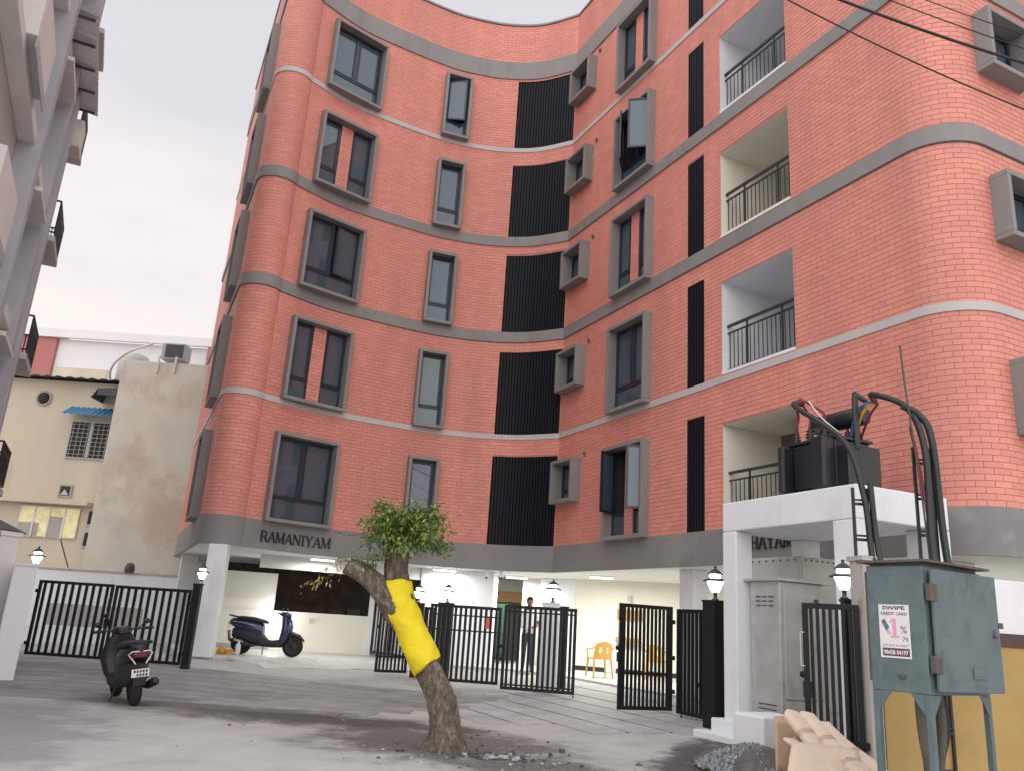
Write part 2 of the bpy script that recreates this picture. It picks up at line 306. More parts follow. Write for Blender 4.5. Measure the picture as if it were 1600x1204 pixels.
# ------------------------------------------------------------------ facade plan path (s = metres along it, 0 at the inner corner)
def build_path():
    pts = []; add = lambda x, y: pts.append((x, y))
    ux, uy = 0.412, -0.911; c = (-6.55, 19.40); r = .52
    t0 = (c[0]+r*uy, c[1]-r*ux); L = 8.0
    for i in range(6): add(t0[0]-ux*L*(1-i/6), t0[1]-uy*L*(1-i/6))
    a0 = math.atan2(t0[1]-c[1], t0[0]-c[0]); a1 = math.radians(-12)
    if a0 > 0: a0 -= 2*math.pi
    for i in range(25):
        a = a0+(a1-a0)*i/24; add(c[0]+r*math.cos(a), c[1]+r*math.sin(a))
    iB = len(pts)-1
    K = [pts[-1], (-5.15, 20.26), (-4.1, 20.96), (-2.65, 21.74), (-1.75, 22.03), (-0.8, 22.17), (0.28, 22.05), (1.38, 21.5)]
    Q = [(2*K[0][0]-K[1][0], 2*K[0][1]-K[1][1])]+K+[(2*K[-1][0]-K[-2][0]+.1, 2*K[-1][1]-K[-2][1]-.15)]
    for i in range(1, len(Q)-2):
        p0, p1, p2, p3 = Q[i-1:i+3]
        for j in range(1, 9):
            t = j/8
            f = lambda k: .5*(2*p1[k]+(p2[k]-p0[k])*t+(2*p0[k]-5*p1[k]+4*p2[k]-p3[k])*t*t+(-p0[k]+3*p1[k]-3*p2[k]+p3[k])*t**3)
            add(f(0), f(1))
    iA = len(pts)-1; A = pts[-1]; T1 = (6.10, 11.53)
    for i in range(1, 21): add(A[0]+(T1[0]-A[0])*i/20, A[1]+(T1[1]-A[1])*i/20)
    iT = len(pts)-1
    d = (T1[0]-A[0], T1[1]-A[1]); l = math.hypot(*d); d = (d[0]/l, d[1]/l); n = (-d[1], d[0])
    R = .8; c = (T1[0]+R*n[0], T1[1]+R*n[1]); a0 = math.atan2(-n[1], -n[0])
    for i in range(1, 25):
        a = a0+math.pi/2*i/24; add(c[0]+R*math.cos(a), c[1]+R*math.sin(a))
    T2 = pts[-1]
    for i in range(1, 9): add(T2[0]+n[0]*6*i/8, T2[1]+n[1]*6*i/8)
    return pts, iB, iA, iT
PTS, iB, iA, iT = build_path()
PS = [0.0]
for p, q in zip(PTS, PTS[1:]): PS.append(PS[-1]+math.hypot(q[0]-p[0], q[1]-p[1]))
_s0 = PS[iA]; PS = [s-_s0 for s in PS]
SB, ST1, SEND, SBEG = PS[iB], PS[iT], PS[-1], PS[0]
def seg(s):
    lo, hi = 0, len(PS)-2
    while lo < hi:
        m = (lo+hi+1)//2
        if PS[m] <= s: lo = m
        else: hi = m-1
    return lo
SEGN = []
for p, q in zip(PTS, PTS[1:]):
    l = math.hypot(q[0]-p[0], q[1]-p[1]); SEGN.append(((q[1]-p[1])/l, -(q[0]-p[0])/l))
HARD = {iB, iA}
def vnorm(i):
    if i <= 0: return SEGN[0], 1
    if i >= len(PTS)-1: return SEGN[-1], 1
    a, b = SEGN[i-1], SEGN[i]; x, y = a[0]+b[0], a[1]+b[1]; l = math.hypot(x, y); x, y = x/l, y/l
    return (x, y), 1/max(.3, a[0]*x+a[1]*y)
VN = [vnorm(i) for i in range(len(PTS))]
def P(s, off=0.0):
    i = seg(s); t = (s-PS[i])/(PS[i+1]-PS[i]); p, q = PTS[i], PTS[i+1]
    (n0, m0), (n1, m1) = VN[i], VN[i+1]
    nx = n0[0]*m0*(1-t)+n1[0]*m1*t; ny = n0[1]*m0*(1-t)+n1[1]*m1*t
    return (p[0]+(q[0]-p[0])*t+nx*off, p[1]+(q[1]-p[1])*t+ny*off)
def fdist(x, y):
    best = 1e9; sgn = 1
    for i in range(len(PTS)-1):
        p, q = PTS[i], PTS[i+1]; ex, ey = q[0]-p[0], q[1]-p[1]
        t = max(0, min(1, ((x-p[0])*ex+(y-p[1])*ey)/(ex*ex+ey*ey))); dx, dy = x-p[0]-ex*t, y-p[1]-ey*t; d = dx*dx+dy*dy
        if d < best-1e-9: best = d; sgn = -1 if ex*(y-p[1])-ey*(x-p[0]) > 0 else 1
    return math.sqrt(best)*sgn
def GH(x, y):                                   # ground height: falls from the stilt floor to the road
    D = fdist(x, y)
    if D < .3: return .3
    if D < 1.6: return .3-(D-.3)/1.3*.14
    if D < 4.5: return .16*(1-(D-1.6)/2.9)
    return 0.0

# ------------------------------------------------------------------ setting: ground
def grid_sheet(name, x0, x1, y0, y1, st, m, dz=0.0, hf=GH):
    nx, ny = round((x1-x0)/st), round((y1-y0)/st); b = MB()
    vs = [(x0+(x1-x0)*i/nx, y0+(y1-y0)*j/ny) for j in range(ny+1) for i in range(nx+1)]
    vs = [(x, y, hf(x, y)+dz) for x, y in vs]
    fs = [(j*(nx+1)+i, j*(nx+1)+i+1, (j+1)*(nx+1)+i+1, (j+1)*(nx+1)+i) for j in range(ny) for i in range(nx)]
    b.add(vs, fs, True); return b.build(name, m)
def gh_floor(x, y):
    D = fdist(x, y); return (GH(x, y)-(.010 if y > 12.9 or x > -.5 else .0)) if D > .25 else .0
g = grid_sheet('ground', -16, 14, -4, 28, .5, M_CONC, 0, gh_floor); tag(g, kind='structure')
far = MB()
for (x0, x1, y0, y1) in [(-600, 600, -600, -4), (-600, 600, 28, 900), (-600, -16, -4, 28), (14, 600, -4, 28)]:
    far.add([(x0, y0, -.03), (x1, y0, -.03), (x1, y1, -.03), (x0, y1, -.03)], [(0, 1, 2, 3)])
tag(far.build('terrain', M_CONC), kind='structure')
# stilt floor inside the building
inner = [P(s, -.02) for s in [PS[0]]+[PS[0]+(SEND-PS[0])*i/120 for i in range(1, 120)]+[SEND]]
foot = inner+[(14.2, 20), (9, 31), (-9, 33)]
# driveway: paving strips in two families
drive = empty('driveway', (0, 15, 0)); tag(drive, kind='structure')
def poly_strip(p, q, w0, w1, nrm, dz):           # long plank on the ground between p and q, widths along nrm
    n = max(2, int((Vector(q)-Vector(p)).length/.45)); b = MB(); top = []; wd = [w0, (w0+w1)/2, w1]
    for i in range(n+1):
        c = Vector(p)+(Vector(q)-Vector(p))*i/n
        top.append([(c.x+nrm[0]*k, c.y+nrm[1]*k, max(GH(c.x+nrm[0]*k, c.y+nrm[1]*k), 0)+dz) for k in wd])
    vs = [v for r in top for v in r]; fs = []
    for i in range(n):
        for k in range(2): fs.append((i*3+k, (i+1)*3+k, (i+1)*3+k+1, i*3+k+1))
    if nrm[0]*(q[1]-p[1])-nrm[1]*(q[0]-p[0]) < 0: pass
    else: fs = [f[::-1] for f in fs]
    b.add(vs, fs)
    e0 = len(b.v); lo = [(v[0], v[1], v[2]-.05) for v in vs]; b.add(lo, [])
    for i in range(n):
        for k, sgn in ((0, 1), (2, -1)):
            f = (i*3+k, i*3+k+e0, (i+1)*3+k+e0, (i+1)*3+k); b.f.append(f if sgn > 0 else f[::-1]); b.sm.append(False); b.mi.append(0)
    for i, r in ((0, 1), (n, 0)):
        for k in range(2):
            f = (i*3+k, i*3+k+1, i*3+k+1+e0, i*3+k+e0); b.f.append(f if r else f[::-1]); b.sm.append(False); b.mi.append(0)
    return b
A0 = Vector(PTS[iA]); RD = (Vector(PTS[iT])-A0).normalized(); RN = Vector((RD.y, -RD.x))   # along / outward of right wing
def joint(p, q, w0, w1, nrm):
    n = max(2, int((Vector(q)-Vector(p)).length/.45)); vs = []
    for i in range(n+1):
        c = Vector(p)+(Vector(q)-Vector(p))*i/n
        for k in (w0, w1): x, y = c.x+nrm[0]*k, c.y+nrm[1]*k; vs.append((x, y, max(GH(x, y), 0)-.004))
    b = MB(); b.add(vs, [(2*i, 2*i+2, 2*i+3, 2*i+1) for i in range(n)]); b.build('joint', M_JOINT, drive, True)
RS = []
for k in range(8):
    off = .40+k*.58
    a = A0+RN*off+RD*(1.2+off*.75+.5*(k > 4)); end = 9.6-.25*k-(.9 if k > 5 else 0)
    t_a = 1.2+off*.75+.5*(k > 4)
    if RS: j0, j1 = max(t_a, RS[-1][0]), min(end, RS[-1][1]); pj, qj = A0+RN*off+RD*j0, A0+RN*off+RD*j1; joint((pj.x, pj.y), (qj.x, qj.y), -.054, .003, (RN.x, RN.y))
    RS.append((t_a, end))
    c = A0+RN*off+RD*end; L = (c-a).length; cuts = [0, .36+.12*(k % 3), .72+.07*(k % 2), 1]
    for i in range(3):
        p = a+(c-a)*cuts[i]; q = a+(c-a)*cuts[i+1]-RD*.012
        poly_strip((p.x, p.y), (q.x, q.y), 0.0, .53, (RN.x, RN.y), .003+.003*random.random()).build('paving_strip', M_APRON, drive, True)
LS = []
for k in range(9):
    y0 = 12.6+k*.55; xa = -10.8-.1*k; xb = -1.2+.22*k-(.25*max(0, 4-k))
    if y0 > 16.6: xb = min(xb, -.6)
    if LS: joint((max(xa, LS[-1][0]), y0), (min(xb, LS[-1][1]), y0), -.049, .003, (0, 1))
    LS.append((xa, xb))
    cuts = [0, .30+.05*(k % 3), .62+.06*(k % 2), 1]
    for i in range(3):
        p = (xa+(xb-xa)*cuts[i], y0); q = (xa+(xb-xa)*cuts[i+1]-.012, y0)
        poly_strip(p, q, 0, .505, (0, 1), .003+.003*random.random()).build('paving_strip', M_APRON2, drive, True)
# marble ramp slabs in front of the left bay
sA, sB_ = SB+.1, -3.6
for i in range(7):
    s0 = sA+(sB_-sA)*i/7; s1 = sA+(sB_-sA)*(i+1)/7-.012
    b = MB(); vs = []
    for s in (s0, (s0+s1)/2, s1):
        for off, z in ((.05, .318), (1.35, .196)): x, y = P(s, off); vs.append((x, y, z))
    low = [(x, y, z-.06) for x, y, z in vs]
    b.add(vs+low, [(0, 1, 3, 2), (2, 3, 5, 4), (1, 7, 9, 3), (3, 9, 11, 5), (0, 6, 7, 1), (4, 5, 11, 10)])
    b.build('marble_slab', M_MARBLE, drive, True)
def blob(name, cx, cy, rx, ry, m, dz, seed, n=40, rot=0, ph=.0, irr=.25, hgt=0.0):
    rnd = random.Random(seed); am = [(rnd.uniform(.3, 1)*irr/(k+1)**.7, rnd.uniform(0, 6.28)) for k in range(7)]
    b = MB(); vs = [(cx, cy, max(0, GH(cx, cy))+dz+hgt)]; R = 5
    for j in range(1, R+1):
        for i in range(n):
            a = 2*math.pi*i/n; k = 1+sum(A_*math.sin((q+1)*a+p_) for q, (A_, p_) in enumerate(am)); r = j/R*k
            x = rx*r*math.cos(a); y = ry*r*math.sin(a); x, y = cx+x*math.cos(rot)-y*math.sin(rot), cy+x*math.sin(rot)+y*math.cos(rot)
            z = max(0, GH(x, y))+dz*(1 if j < R else .1)+hgt*max(0, 1-(j/R)**2)+(rnd.uniform(0, .006) if j < R else 0)
            vs.append((x, y, z))
    fs = [(0, 1+i, 1+(i+1) % n) for i in range(n)]
    for j in range(R-1):
        for i in range(n): i2 = (i+1) % n; fs.append((1+j*n+i, 1+(j+1)*n+i, 1+(j+1)*n+i2, 1+j*n+i2))
    b.add(vs, fs, True); return b.build(name, m)
# ------------------------------------------------------------------ the brick apartment building
BL = empty('apartment_building', (PTS[iA][0], PTS[iA][1], 0))
tag(BL, 'five storey coral brick apartment block with curved front, grey bands and open stilt parking', 'building')
FH, Z0 = 3.02, 3.42
ZSOF, ZPAR = 2.75, 20.0
def fz(k): return Z0+FH*k
bands = [(ZSOF, 3.42, M_BASE, .035, 'base_band'), (6.30, 6.44, M_LBAND, .03, 'string_band'), (9.135, 9.445, M_GREY, .045, 'string_band'),
         (12.155, 12.465, M_GREY, .045, 'string_band'), (15.345, 15.485, M_LBAND, .03, 'string_band'), (17.97, 18.60, M_GREY, .045, 'string_band')]
LB = {0: 'dark grey base band with raised name letters'}
S_ALL = sorted(set([round(s, 4) for s in PS]))
def strip(sa, sb, z0, z1, off0, off1, m, name, parent, st=None):
    ss = [sa]+[s for s in S_ALL if sa+.02 < s < sb-.02]+[sb]; b = MB(); n = len(ss)
    vs = [(*P(s, off1), z0) for s in ss]+[(*P(s, off1), z1) for s in ss]+[(*P(s, off0), z0) for s in ss]+[(*P(s, off0), z1) for s in ss]; fs = []
    for i in range(n-1):
        fs += [(i, i+1, n+i+1, n+i), (n+i, n+i+1, 3*n+i+1, 3*n+i), (2*n+i, 2*n+i+1, i+1, i)]
    fs += [(2*n, 0, n, 3*n), (n-1, 3*n-1, 4*n-1, 2*n-1)]
    b.add(vs, fs); return b.build(name, m, parent, True)
holes = []                                       # (s0, s1, z0, z1)
WINW = [(-8.02, -6.27, 'W'), (-4.27, -3.42, 'N'), (2.55, 4.17, 'M')]
for k in range(5):
    for s0, s1, _ in WINW: holes.append((s0+.06, s1-.06, fz(k)+.03, fz(k)+2.13))
    holes.append((.16, 1.14, fz(k)+1.10, fz(k)+2.11))
    holes.append((12.40, 13.38, fz(k)+1.10, fz(k)+2.11))
    holes.append((-1.93, -.03, fz(k)-.02, fz(k)+2.40))
    holes.append((5.48, 6.04, fz(k), fz(k)+2.32))
    holes.append((6.59, 8.57, fz(k)+.09, fz(k)+2.03))
    holes.append((-12.0, -10.6, fz(k)+.03, fz(k)+2.13))
ss = sorted(set(S_ALL+[round(h[i], 4) for h in holes for i in (0, 1)])); ss = [s for i, s in enumerate(ss) if i == 0 or s-ss[i-1] > 1e-4]
zz = sorted(set([ZSOF, ZPAR]+[round(h[i], 4) for h in holes for i in (2, 3)])); zz = [z for i, z in enumerate(zz) if i == 0 or z-zz[i-1] > 1e-4]
b = MB(); vid = {}; vs = []; fs = []
def gv(s, z):
    if (s, z) not in vid: vid[(s, z)] = len(vs); vs.append((*P(s), z))
    return vid[(s, z)]
for i in range(len(ss)-1):
    sm_ = (ss[i]+ss[i+1])/2; hs = [h for h in holes if h[0] < sm_ < h[1]]
    for j in range(len(zz)-1):
        zm = (zz[j]+zz[j+1])/2
        if any(h[2] < zm < h[3] for h in hs): continue
        fs.append((gv(ss[i], zz[j]), gv(ss[i+1], zz[j]), gv(ss[i+1], zz[j+1]), gv(ss[i], zz[j+1])))
b.add(vs, fs); b.build('wall', M_MORTAR, BL, True)
for i, (z0, z1, m, off, nm) in enumerate(bands):
    o = strip(SBEG, SEND, z0, z1, -.01, off, m, nm, BL)
    if i in LB: tag(o, LB[i])
tag(strip(SBEG, SEND, ZPAR-.005, ZPAR+.06, -.15, .045, M_GREY, 'coping', BL), 'thin grey coping along the parapet top')
# bricks
CH, BW, JT = .0905, .25, .0075
avoid = holes+[(SBEG-1, SEND+1, z0, z1) for z0, z1, *_ in bands]
def cam_area(s, z):
    x, y = P(s, .012); i = seg(s); n = SEGN[i]; d = Vector((x, y, z-CAMZ)); l = d.length
    q = d.normalized(); cs = -(q.x*n[0]+q.y*n[1])
    if cs <= 0: return 0
    dep = d.dot(fw); px = 800+FPX*d.dot(rt)/dep; py = 602-FPX*d.dot(up)/dep
    if not (5 < px < 1595 and 5 < py < 1199): return 0
    if 1210 < px < 1370 and py > 610: return 0
    return cs/l/l
brs = []
nz_ = int((ZPAR-3.42)/CH)
for r in range(nz_):
    z0 = 3.42+r*CH; z1 = z0+CH-JT
    if z1 > ZPAR-.01: break
    rects = [h for h in avoid if h[2] < z1-.004 and h[3] > z0+.004]
    bl = [h for h in rects if h[0] < SBEG]
    if bl:                                        # clip the course against a band
        lo = max([h[3] for h in bl if h[3] < z1] or [z0]); hi = min([h[2] for h in bl if h[2] > z0] or [z1])
        z0, z1 = max(z0, lo), min(z1, hi)
        if z1-z0 < .025: continue
    rects = [h for h in rects if h[0] >= SBEG]
    s = SBEG+.02+(BW/2 if r % 2 else 0)
    while s < SEND-.3:
        a, c = s, s+BW-JT; s += BW; pieces = [(a, c)]
        for hard in (PS[iA], PS[iB]):             # no brick bends round a hard corner
            if a < hard < c: pieces = [(a, hard-.003), (hard+.003, c)]
        for a, c in pieces:
            for h in rects:
                if h[0] < c and h[1] > a:
                    if a < h[0]: c = h[0]-.002
                    elif c > h[1]: a = h[1]+.002
                    else: a = c
            if c-a < .012: continue
            brs.append((a, c, z0, z1))
full = [(cam_area((a+c)/2, (z0+z1)/2)*(c-a)*(z1-z0), i) for i, (a, c, z0, z1) in enumerate(brs)]
top300 = set(i for _, i in sorted(full, reverse=True)[:300])
bstuff = MB(); vs = []; fs = []
S_T0 = SB-.52*math.radians(143.7)
def brick_mesh(a, c, z0, z1, pr):
    n = 5 if S_T0-.1 < (a+c)/2 < SB+1.1 else (3 if ST1-.1 < (a+c)/2 < ST1+1.4 else 1); e = .0015; V_ = []
    for i in range(n+1):
        s_ = a+(c-a)*i/n; si = min(max(s_, a+e), c-e); p0 = P(s_, -.004); q0 = P(si, pr)
        V_ += [(*p0, z0), (*q0, z0+e), (*q0, z1-e), (*p0, z1)]
    F_ = []
    for i in range(n):
        k = 4*i
        for j in range(3): F_.append((k+j, k+4+j, k+5+j, k+j+1))
    F_ += [(0, 1, 2, 3), (4*n+3, 4*n+2, 4*n+1, 4*n)]
    return V_, F_
def brick_pts(a, c, z0, z1, pr):
    p0, p1, q0, q1 = P(a, -.004), P(c, -.004), P(a, pr), P(c, pr); e = .004
    ux, uy = q1[0]-q0[0], q1[1]-q0[1]; l = math.hypot(ux, uy); ux, uy = ux/l*e, uy/l*e
    return [(*p0, z0), (*p1, z0), (*p1, z1), (*p0, z1), (q0[0]+ux, q0[1]+uy, z0+e), (q1[0]-ux, q1[1]-uy, z0+e), (q1[0]-ux, q1[1]-uy, z1-e), (q0[0]+ux, q0[1]+uy, z1-e)]
BF = [(4, 5, 6, 7), (0, 1, 5, 4), (1, 2, 6, 5), (2, 3, 7, 6), (3, 0, 4, 7)]
rb = random.Random(4); cache = {}
for i, (a, c, z0, z1) in enumerate(brs):
    pr = .005+rb.random()*.002
    q, F_ = brick_mesh(a, c, z0, z1, .006 if i in top300 else pr)
    if i in top300:
        cen = Vector([sum(p[k] for p in q)/len(q) for k in range(3)]); ang = math.atan2(q[-3][1]-q[1][1], q[-3][0]-q[1][0])
        loc = [Matrix.Rotation(-ang, 3, 'Z') @ (Vector(p)-cen) for p in q]
        key = tuple(round(x/.004) for p in loc for x in p)
        if key not in cache: cache[key] = MB().add(loc, F_).mesh('brick', M_BRICK)
        inst('brick', cache[key], BL, cen-BL.location, ang)
        continue
    n0 = len(vs); vs += q; fs += [tuple(n0+k for k in f) for f in F_]
bstuff.add(vs, fs); tag(bstuff.build('brickwork', M_BRICK, BL, True), 'coral painted brick courses', kind='stuff')
# soffit, floor, roof
def slab(name, z0, z1, m, par=BL):
    b = MB(); b.prism([(x, y) for x, y in foot], z0, z1); return b.build(name, m, par, True)
slab('soffit', ZSOF-.002, ZSOF+.2, M_SOFFIT); slab('stilt_floor', .02, .30, M_FLOOR); slab('roof', 18.2, 18.4, M_GREY)

# windows ----------------------------------------------------------
def frame_basis(s0, s1):
    a, c = Vector((*P(s0), 0)), Vector((*P(s1), 0)); u = (c-a).normalized(); n = Vector((u.y, -u.x, 0)); return a, u, n, (c-a).length
def window(s0, s1, z0, z1, kind, grille=False, lit=False, opened=None, dep=.22, thick=.085):
    a, u, n, w_ = frame_basis(s0, s1); a = a+V(0, 0, z0); h = z1-z0; zv = V(0, 0, 1)
    L = lambda x, d, z: a+u*x+n*d+zv*z
    bx = lambda b, x0, x1, d0, d1, z0_, z1_: b.edges(L(x0, d0, z0_), u*(x1-x0), n*(d1-d0), zv*(z1_-z0_))
    b = MB(); t = thick
    bx(b, 0, w_, -.14, dep, h-t, h); bx(b, 0, w_, -.14, dep, 0, t); bx(b, 0, t, -.14, dep, t, h-t); bx(b, w_-t, w_, -.14, dep, t, h-t)
    W_ = b.build('window', M_GREY, BL, True, bevel=.008)
    x0, x1, y0, y1 = t, w_-t, t, h-t
    # shallow room box behind, unlit darkness put into the lining colour
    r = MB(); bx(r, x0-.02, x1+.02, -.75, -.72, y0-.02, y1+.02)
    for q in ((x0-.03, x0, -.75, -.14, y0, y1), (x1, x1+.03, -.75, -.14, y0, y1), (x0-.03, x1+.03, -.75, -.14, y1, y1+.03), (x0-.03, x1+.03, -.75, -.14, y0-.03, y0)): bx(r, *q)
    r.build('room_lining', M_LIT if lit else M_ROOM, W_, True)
    lights = []
    if kind == 'pier':
        wi = x1-x0; pa, pb = x0+wi*.385, x0+wi*.615
        p = MB(); bx(p, pa, pb, -.10, -.02, y0, y1); p.build('pier', M_MORTAR, W_, True)
        p = MB(); zc = y0; kk = 0
        while zc < y1-.03:
            top_ = min(zc+CH-JT, y1)
            xm = pa+(pb-pa)*(.35 if kk % 2 else .68)
            bx(p, pa+.001, xm-.005, -.019, -.006, zc+.001, top_); bx(p, xm+.005, pb-.001, -.019, -.006, zc+.001, top_); zc += CH; kk += 1
        tag(p.build('pier_brick', M_BRICK, W_, True), kind='stuff')
        lights = [(x0, pa), (pb, x1)]
    elif kind == 'double':
        lights = [(x0, x1)]
    else: lights = [(x0, x1)]
    tr = y0+(y1-y0)*.255
    for li, (xa, xb) in enumerate(lights):
        f = MB(); e = .045
        for q in ((xa, xb, y1-e, y1), (xa, xb, y0, y0+e), (xa, xa+e, y0+e, y1-e), (xb-e, xb, y0+e, y1-e), (xa+e, xb-e, tr-.03, tr+.03)): bx(f, q[0], q[1], -.10, -.03, q[2], q[3])
        if kind == 'double': bx(f, (xa+xb)/2-.045, (xa+xb)/2+.045, -.10, -.025, tr+.03, y1-e)
        f.build('window_frame', M_ALU, W_, True)
        cells = [(xa+e, xb-e, y0+e, tr-.03, None)]
        if kind == 'double': cells += [(xa+e, (xa+xb)/2-.045, tr+.03, y1-e, 'l'), ((xa+xb)/2+.045, xb-e, tr+.03, y1-e, 'r')]
        else: cells += [(xa+e, xb-e, tr+.03, y1-e, 'r' if li else 'l')]
        for (ca, cb, da, db, side) in cells:
            key = (li, side)
            if opened and side and (key in opened or side in opened):
                ang = (opened.get(key) or opened.get(side)); hx = ca if side == 'l' else cb; sg = 1 if side == 'l' else -1
                dr = (u*sg*math.cos(ang)+n*math.sin(ang)); nn = Vector((-dr.y, dr.x, 0)); wd = cb-ca; o_ = L(hx, -.02, da)
                sb = MB(); ee = .05; hh = db-da
                for q in ((0, wd, 0, ee), (0, wd, hh-ee, hh), (0, ee, ee, hh-ee), (wd-ee, wd, ee, hh-ee)): sb.edges(o_+dr*q[0]-nn*.02+zv*q[2], dr*(q[1]-q[0]), nn*.04, zv*(q[3]-q[2]))
                sb.build('sash', M_ALU, W_, True)
                pb_ = MB(); pb_.edges(o_+dr*ee-nn*.004+zv*ee, dr*(wd-2*ee), nn*.008, zv*(hh-2*ee)); pb_.build('pane', M_GLASS, W_, True)
                continue
            if side:                               # sash rim, proud of the fixed frame
                sb = MB(); ee = .04
                for q in ((ca, cb, db-ee, db), (ca, cb, da, da+ee), (ca, ca+ee, da+ee, db-ee), (cb-ee, cb, da+ee, db-ee)): bx(sb, q[0], q[1], -.085, -.015, q[2], q[3])
                sb.build('sash', M_ALU, W_, True); ca += ee; cb -= ee; da += ee; db -= ee
            pn = MB(); bx(pn, ca, cb, -.066, -.058, da, db); pn.build('pane', M_GLASS, W_, True)
        if grille:
            gq = MB(); zc = y0+.08; i = 0
            while zc < y1-.05: bx(gq, xa, xb, -.20, -.188, zc, zc+.014); zc += .12
            ng = max(2, int((xb-xa)/.3))
            for i in range(1, ng+1):
                xx = xa+(xb-xa)*i/(ng+1)+.04*math.sin(i*5+z0); bx(gq, xx, xx+.014, -.186, -.172, y0, y1 if i % 2 else y0+(y1-y0)*.45)
            gq.build('grille', M_GRILL, W_, True)
    return W_
for k in range(5):
    z = fz(k)-.015
    window(-8.02, -6.27, z, z+2.19, 'double' if k % 2 == 0 else 'pier', grille=k in (0, 2), opened={'r': .12} if k == 2 else None)
    window(-4.27, -3.42, z, z+2.19, 'single', grille=k in (1, 2, 3), lit=(k == 1), opened={'l': .35} if k == 4 else None)
    op = {3: {'r': .9, 'l': .7}, 0: {(0, 'l'): 1.25, (1, 'r'): 1.0}}.get(k)
    window(2.55, 4.17, z, z+2.19, 'pier' if k % 2 == 0 else 'double', grille=k in (1,), opened=op)
    window(.10, 1.20, z+1.07, z+2.19, 'single', dep=.30)
    window(12.34, 13.44, z+1.07, z+2.19, 'single', dep=.30)
    window(-12.0, -10.6, z, z+2.19, 'double', grille=False)
    b = MB(); c = P(1.38, 0); i_ = seg(1.38); n_ = Vector((*SEGN[i_], 0)); c3 = V(c[0], c[1], fz(k)+2.25)
    b.tube([c3-n_*.05, c3+n_*.05], .055, 14, caps=False); b.tube([c3-n_*.02, c3+n_*.02], .042, 14, caps=True, mi=1)
    b.build('vent_pipe', [M_GREY, M_ROOM], BL, True)
# louver screens -----------------------------------------------------
for k in range(5):
    z0, z1 = fz(k)-.02, fz(k)+2.40
    b = MB(); sl_ = [-1.93+1.90*i/14 for i in range(15)]
    vs = [(*P(s, -.13), z) for s in sl_ for z in (z0, z1)]; fs = [(2*i, 2*i+2, 2*i+3, 2*i+1) for i in range(14)]
    b.add(vs, fs)
    for s in (-1.93, -.03): p, q = P(s, -.13), P(s, .0); b.add([(*p, z0), (*q, z0), (*q, z1), (*p, z1)], [(0, 1, 2, 3) if s < -1 else (3, 2, 1, 0)])
    p = [(*P(s, o_), z1) for s in sl_ for o_ in (-.13, 0)]; b.add(p, [(2*i, 2*i+1, 2*i+3, 2*i+2) for i in range(14)])
    scr = tag(b.build('louver_screen', M_LOUV, BL, True), 'tall black louvre screen on the curved wall')
    ns = 21
    for i in range(ns):
        s = -1.90+1.85*(i+.5)/ns; p = Vector((*P(s, -.012), 0)); q = Vector((*P(s, -.11), 0)); t = (Vector((*P(s+.02), 0))-Vector((*P(s-.02), 0))).normalized()
        b = MB(); b.edges(p-t*.033+V(0, 0, z0), t*.066, (q-p), V(0, 0, z1-z0-(.02 if i % 5 else .0))); b.build('slat', M_LOUV, scr, True)
    z0, z1 = fz(k), fz(k)+2.32; b = MB(); p, q = Vector((*P(5.48), 0)), Vector((*P(6.04), 0)); u = (q-p).normalized(); n = Vector((u.y, -u.x, 0))
    b.edges(p-n*.13+V(0, 0, z0), q-p, -n*.02, V(0, 0, z1-z0)); b.edges(p-n*.13+V(0, 0, z0), -u*.02, n*.13, V(0, 0, z1-z0)); b.edges(q-n*.13+V(0, 0, z0), u*.02, n*.13, V(0, 0, z1-z0)); b.edges(p-n*.13+V(0, 0, z1), q-p, n*.13, V(0, 0, .02))
    scr = tag(b.build('louver_screen', M_LOUV, BL, True), 'narrow black louvre strip beside the balconies')
    for i in range(6):
        c = p+(q-p)*(i+.5)/6; b = MB(); b.edges(c-u*.034-n*.11+V(0, 0, z0), u*.068, n*.10, V(0, 0, z1-z0)); b.build('slat', M_LOUV, scr, True)
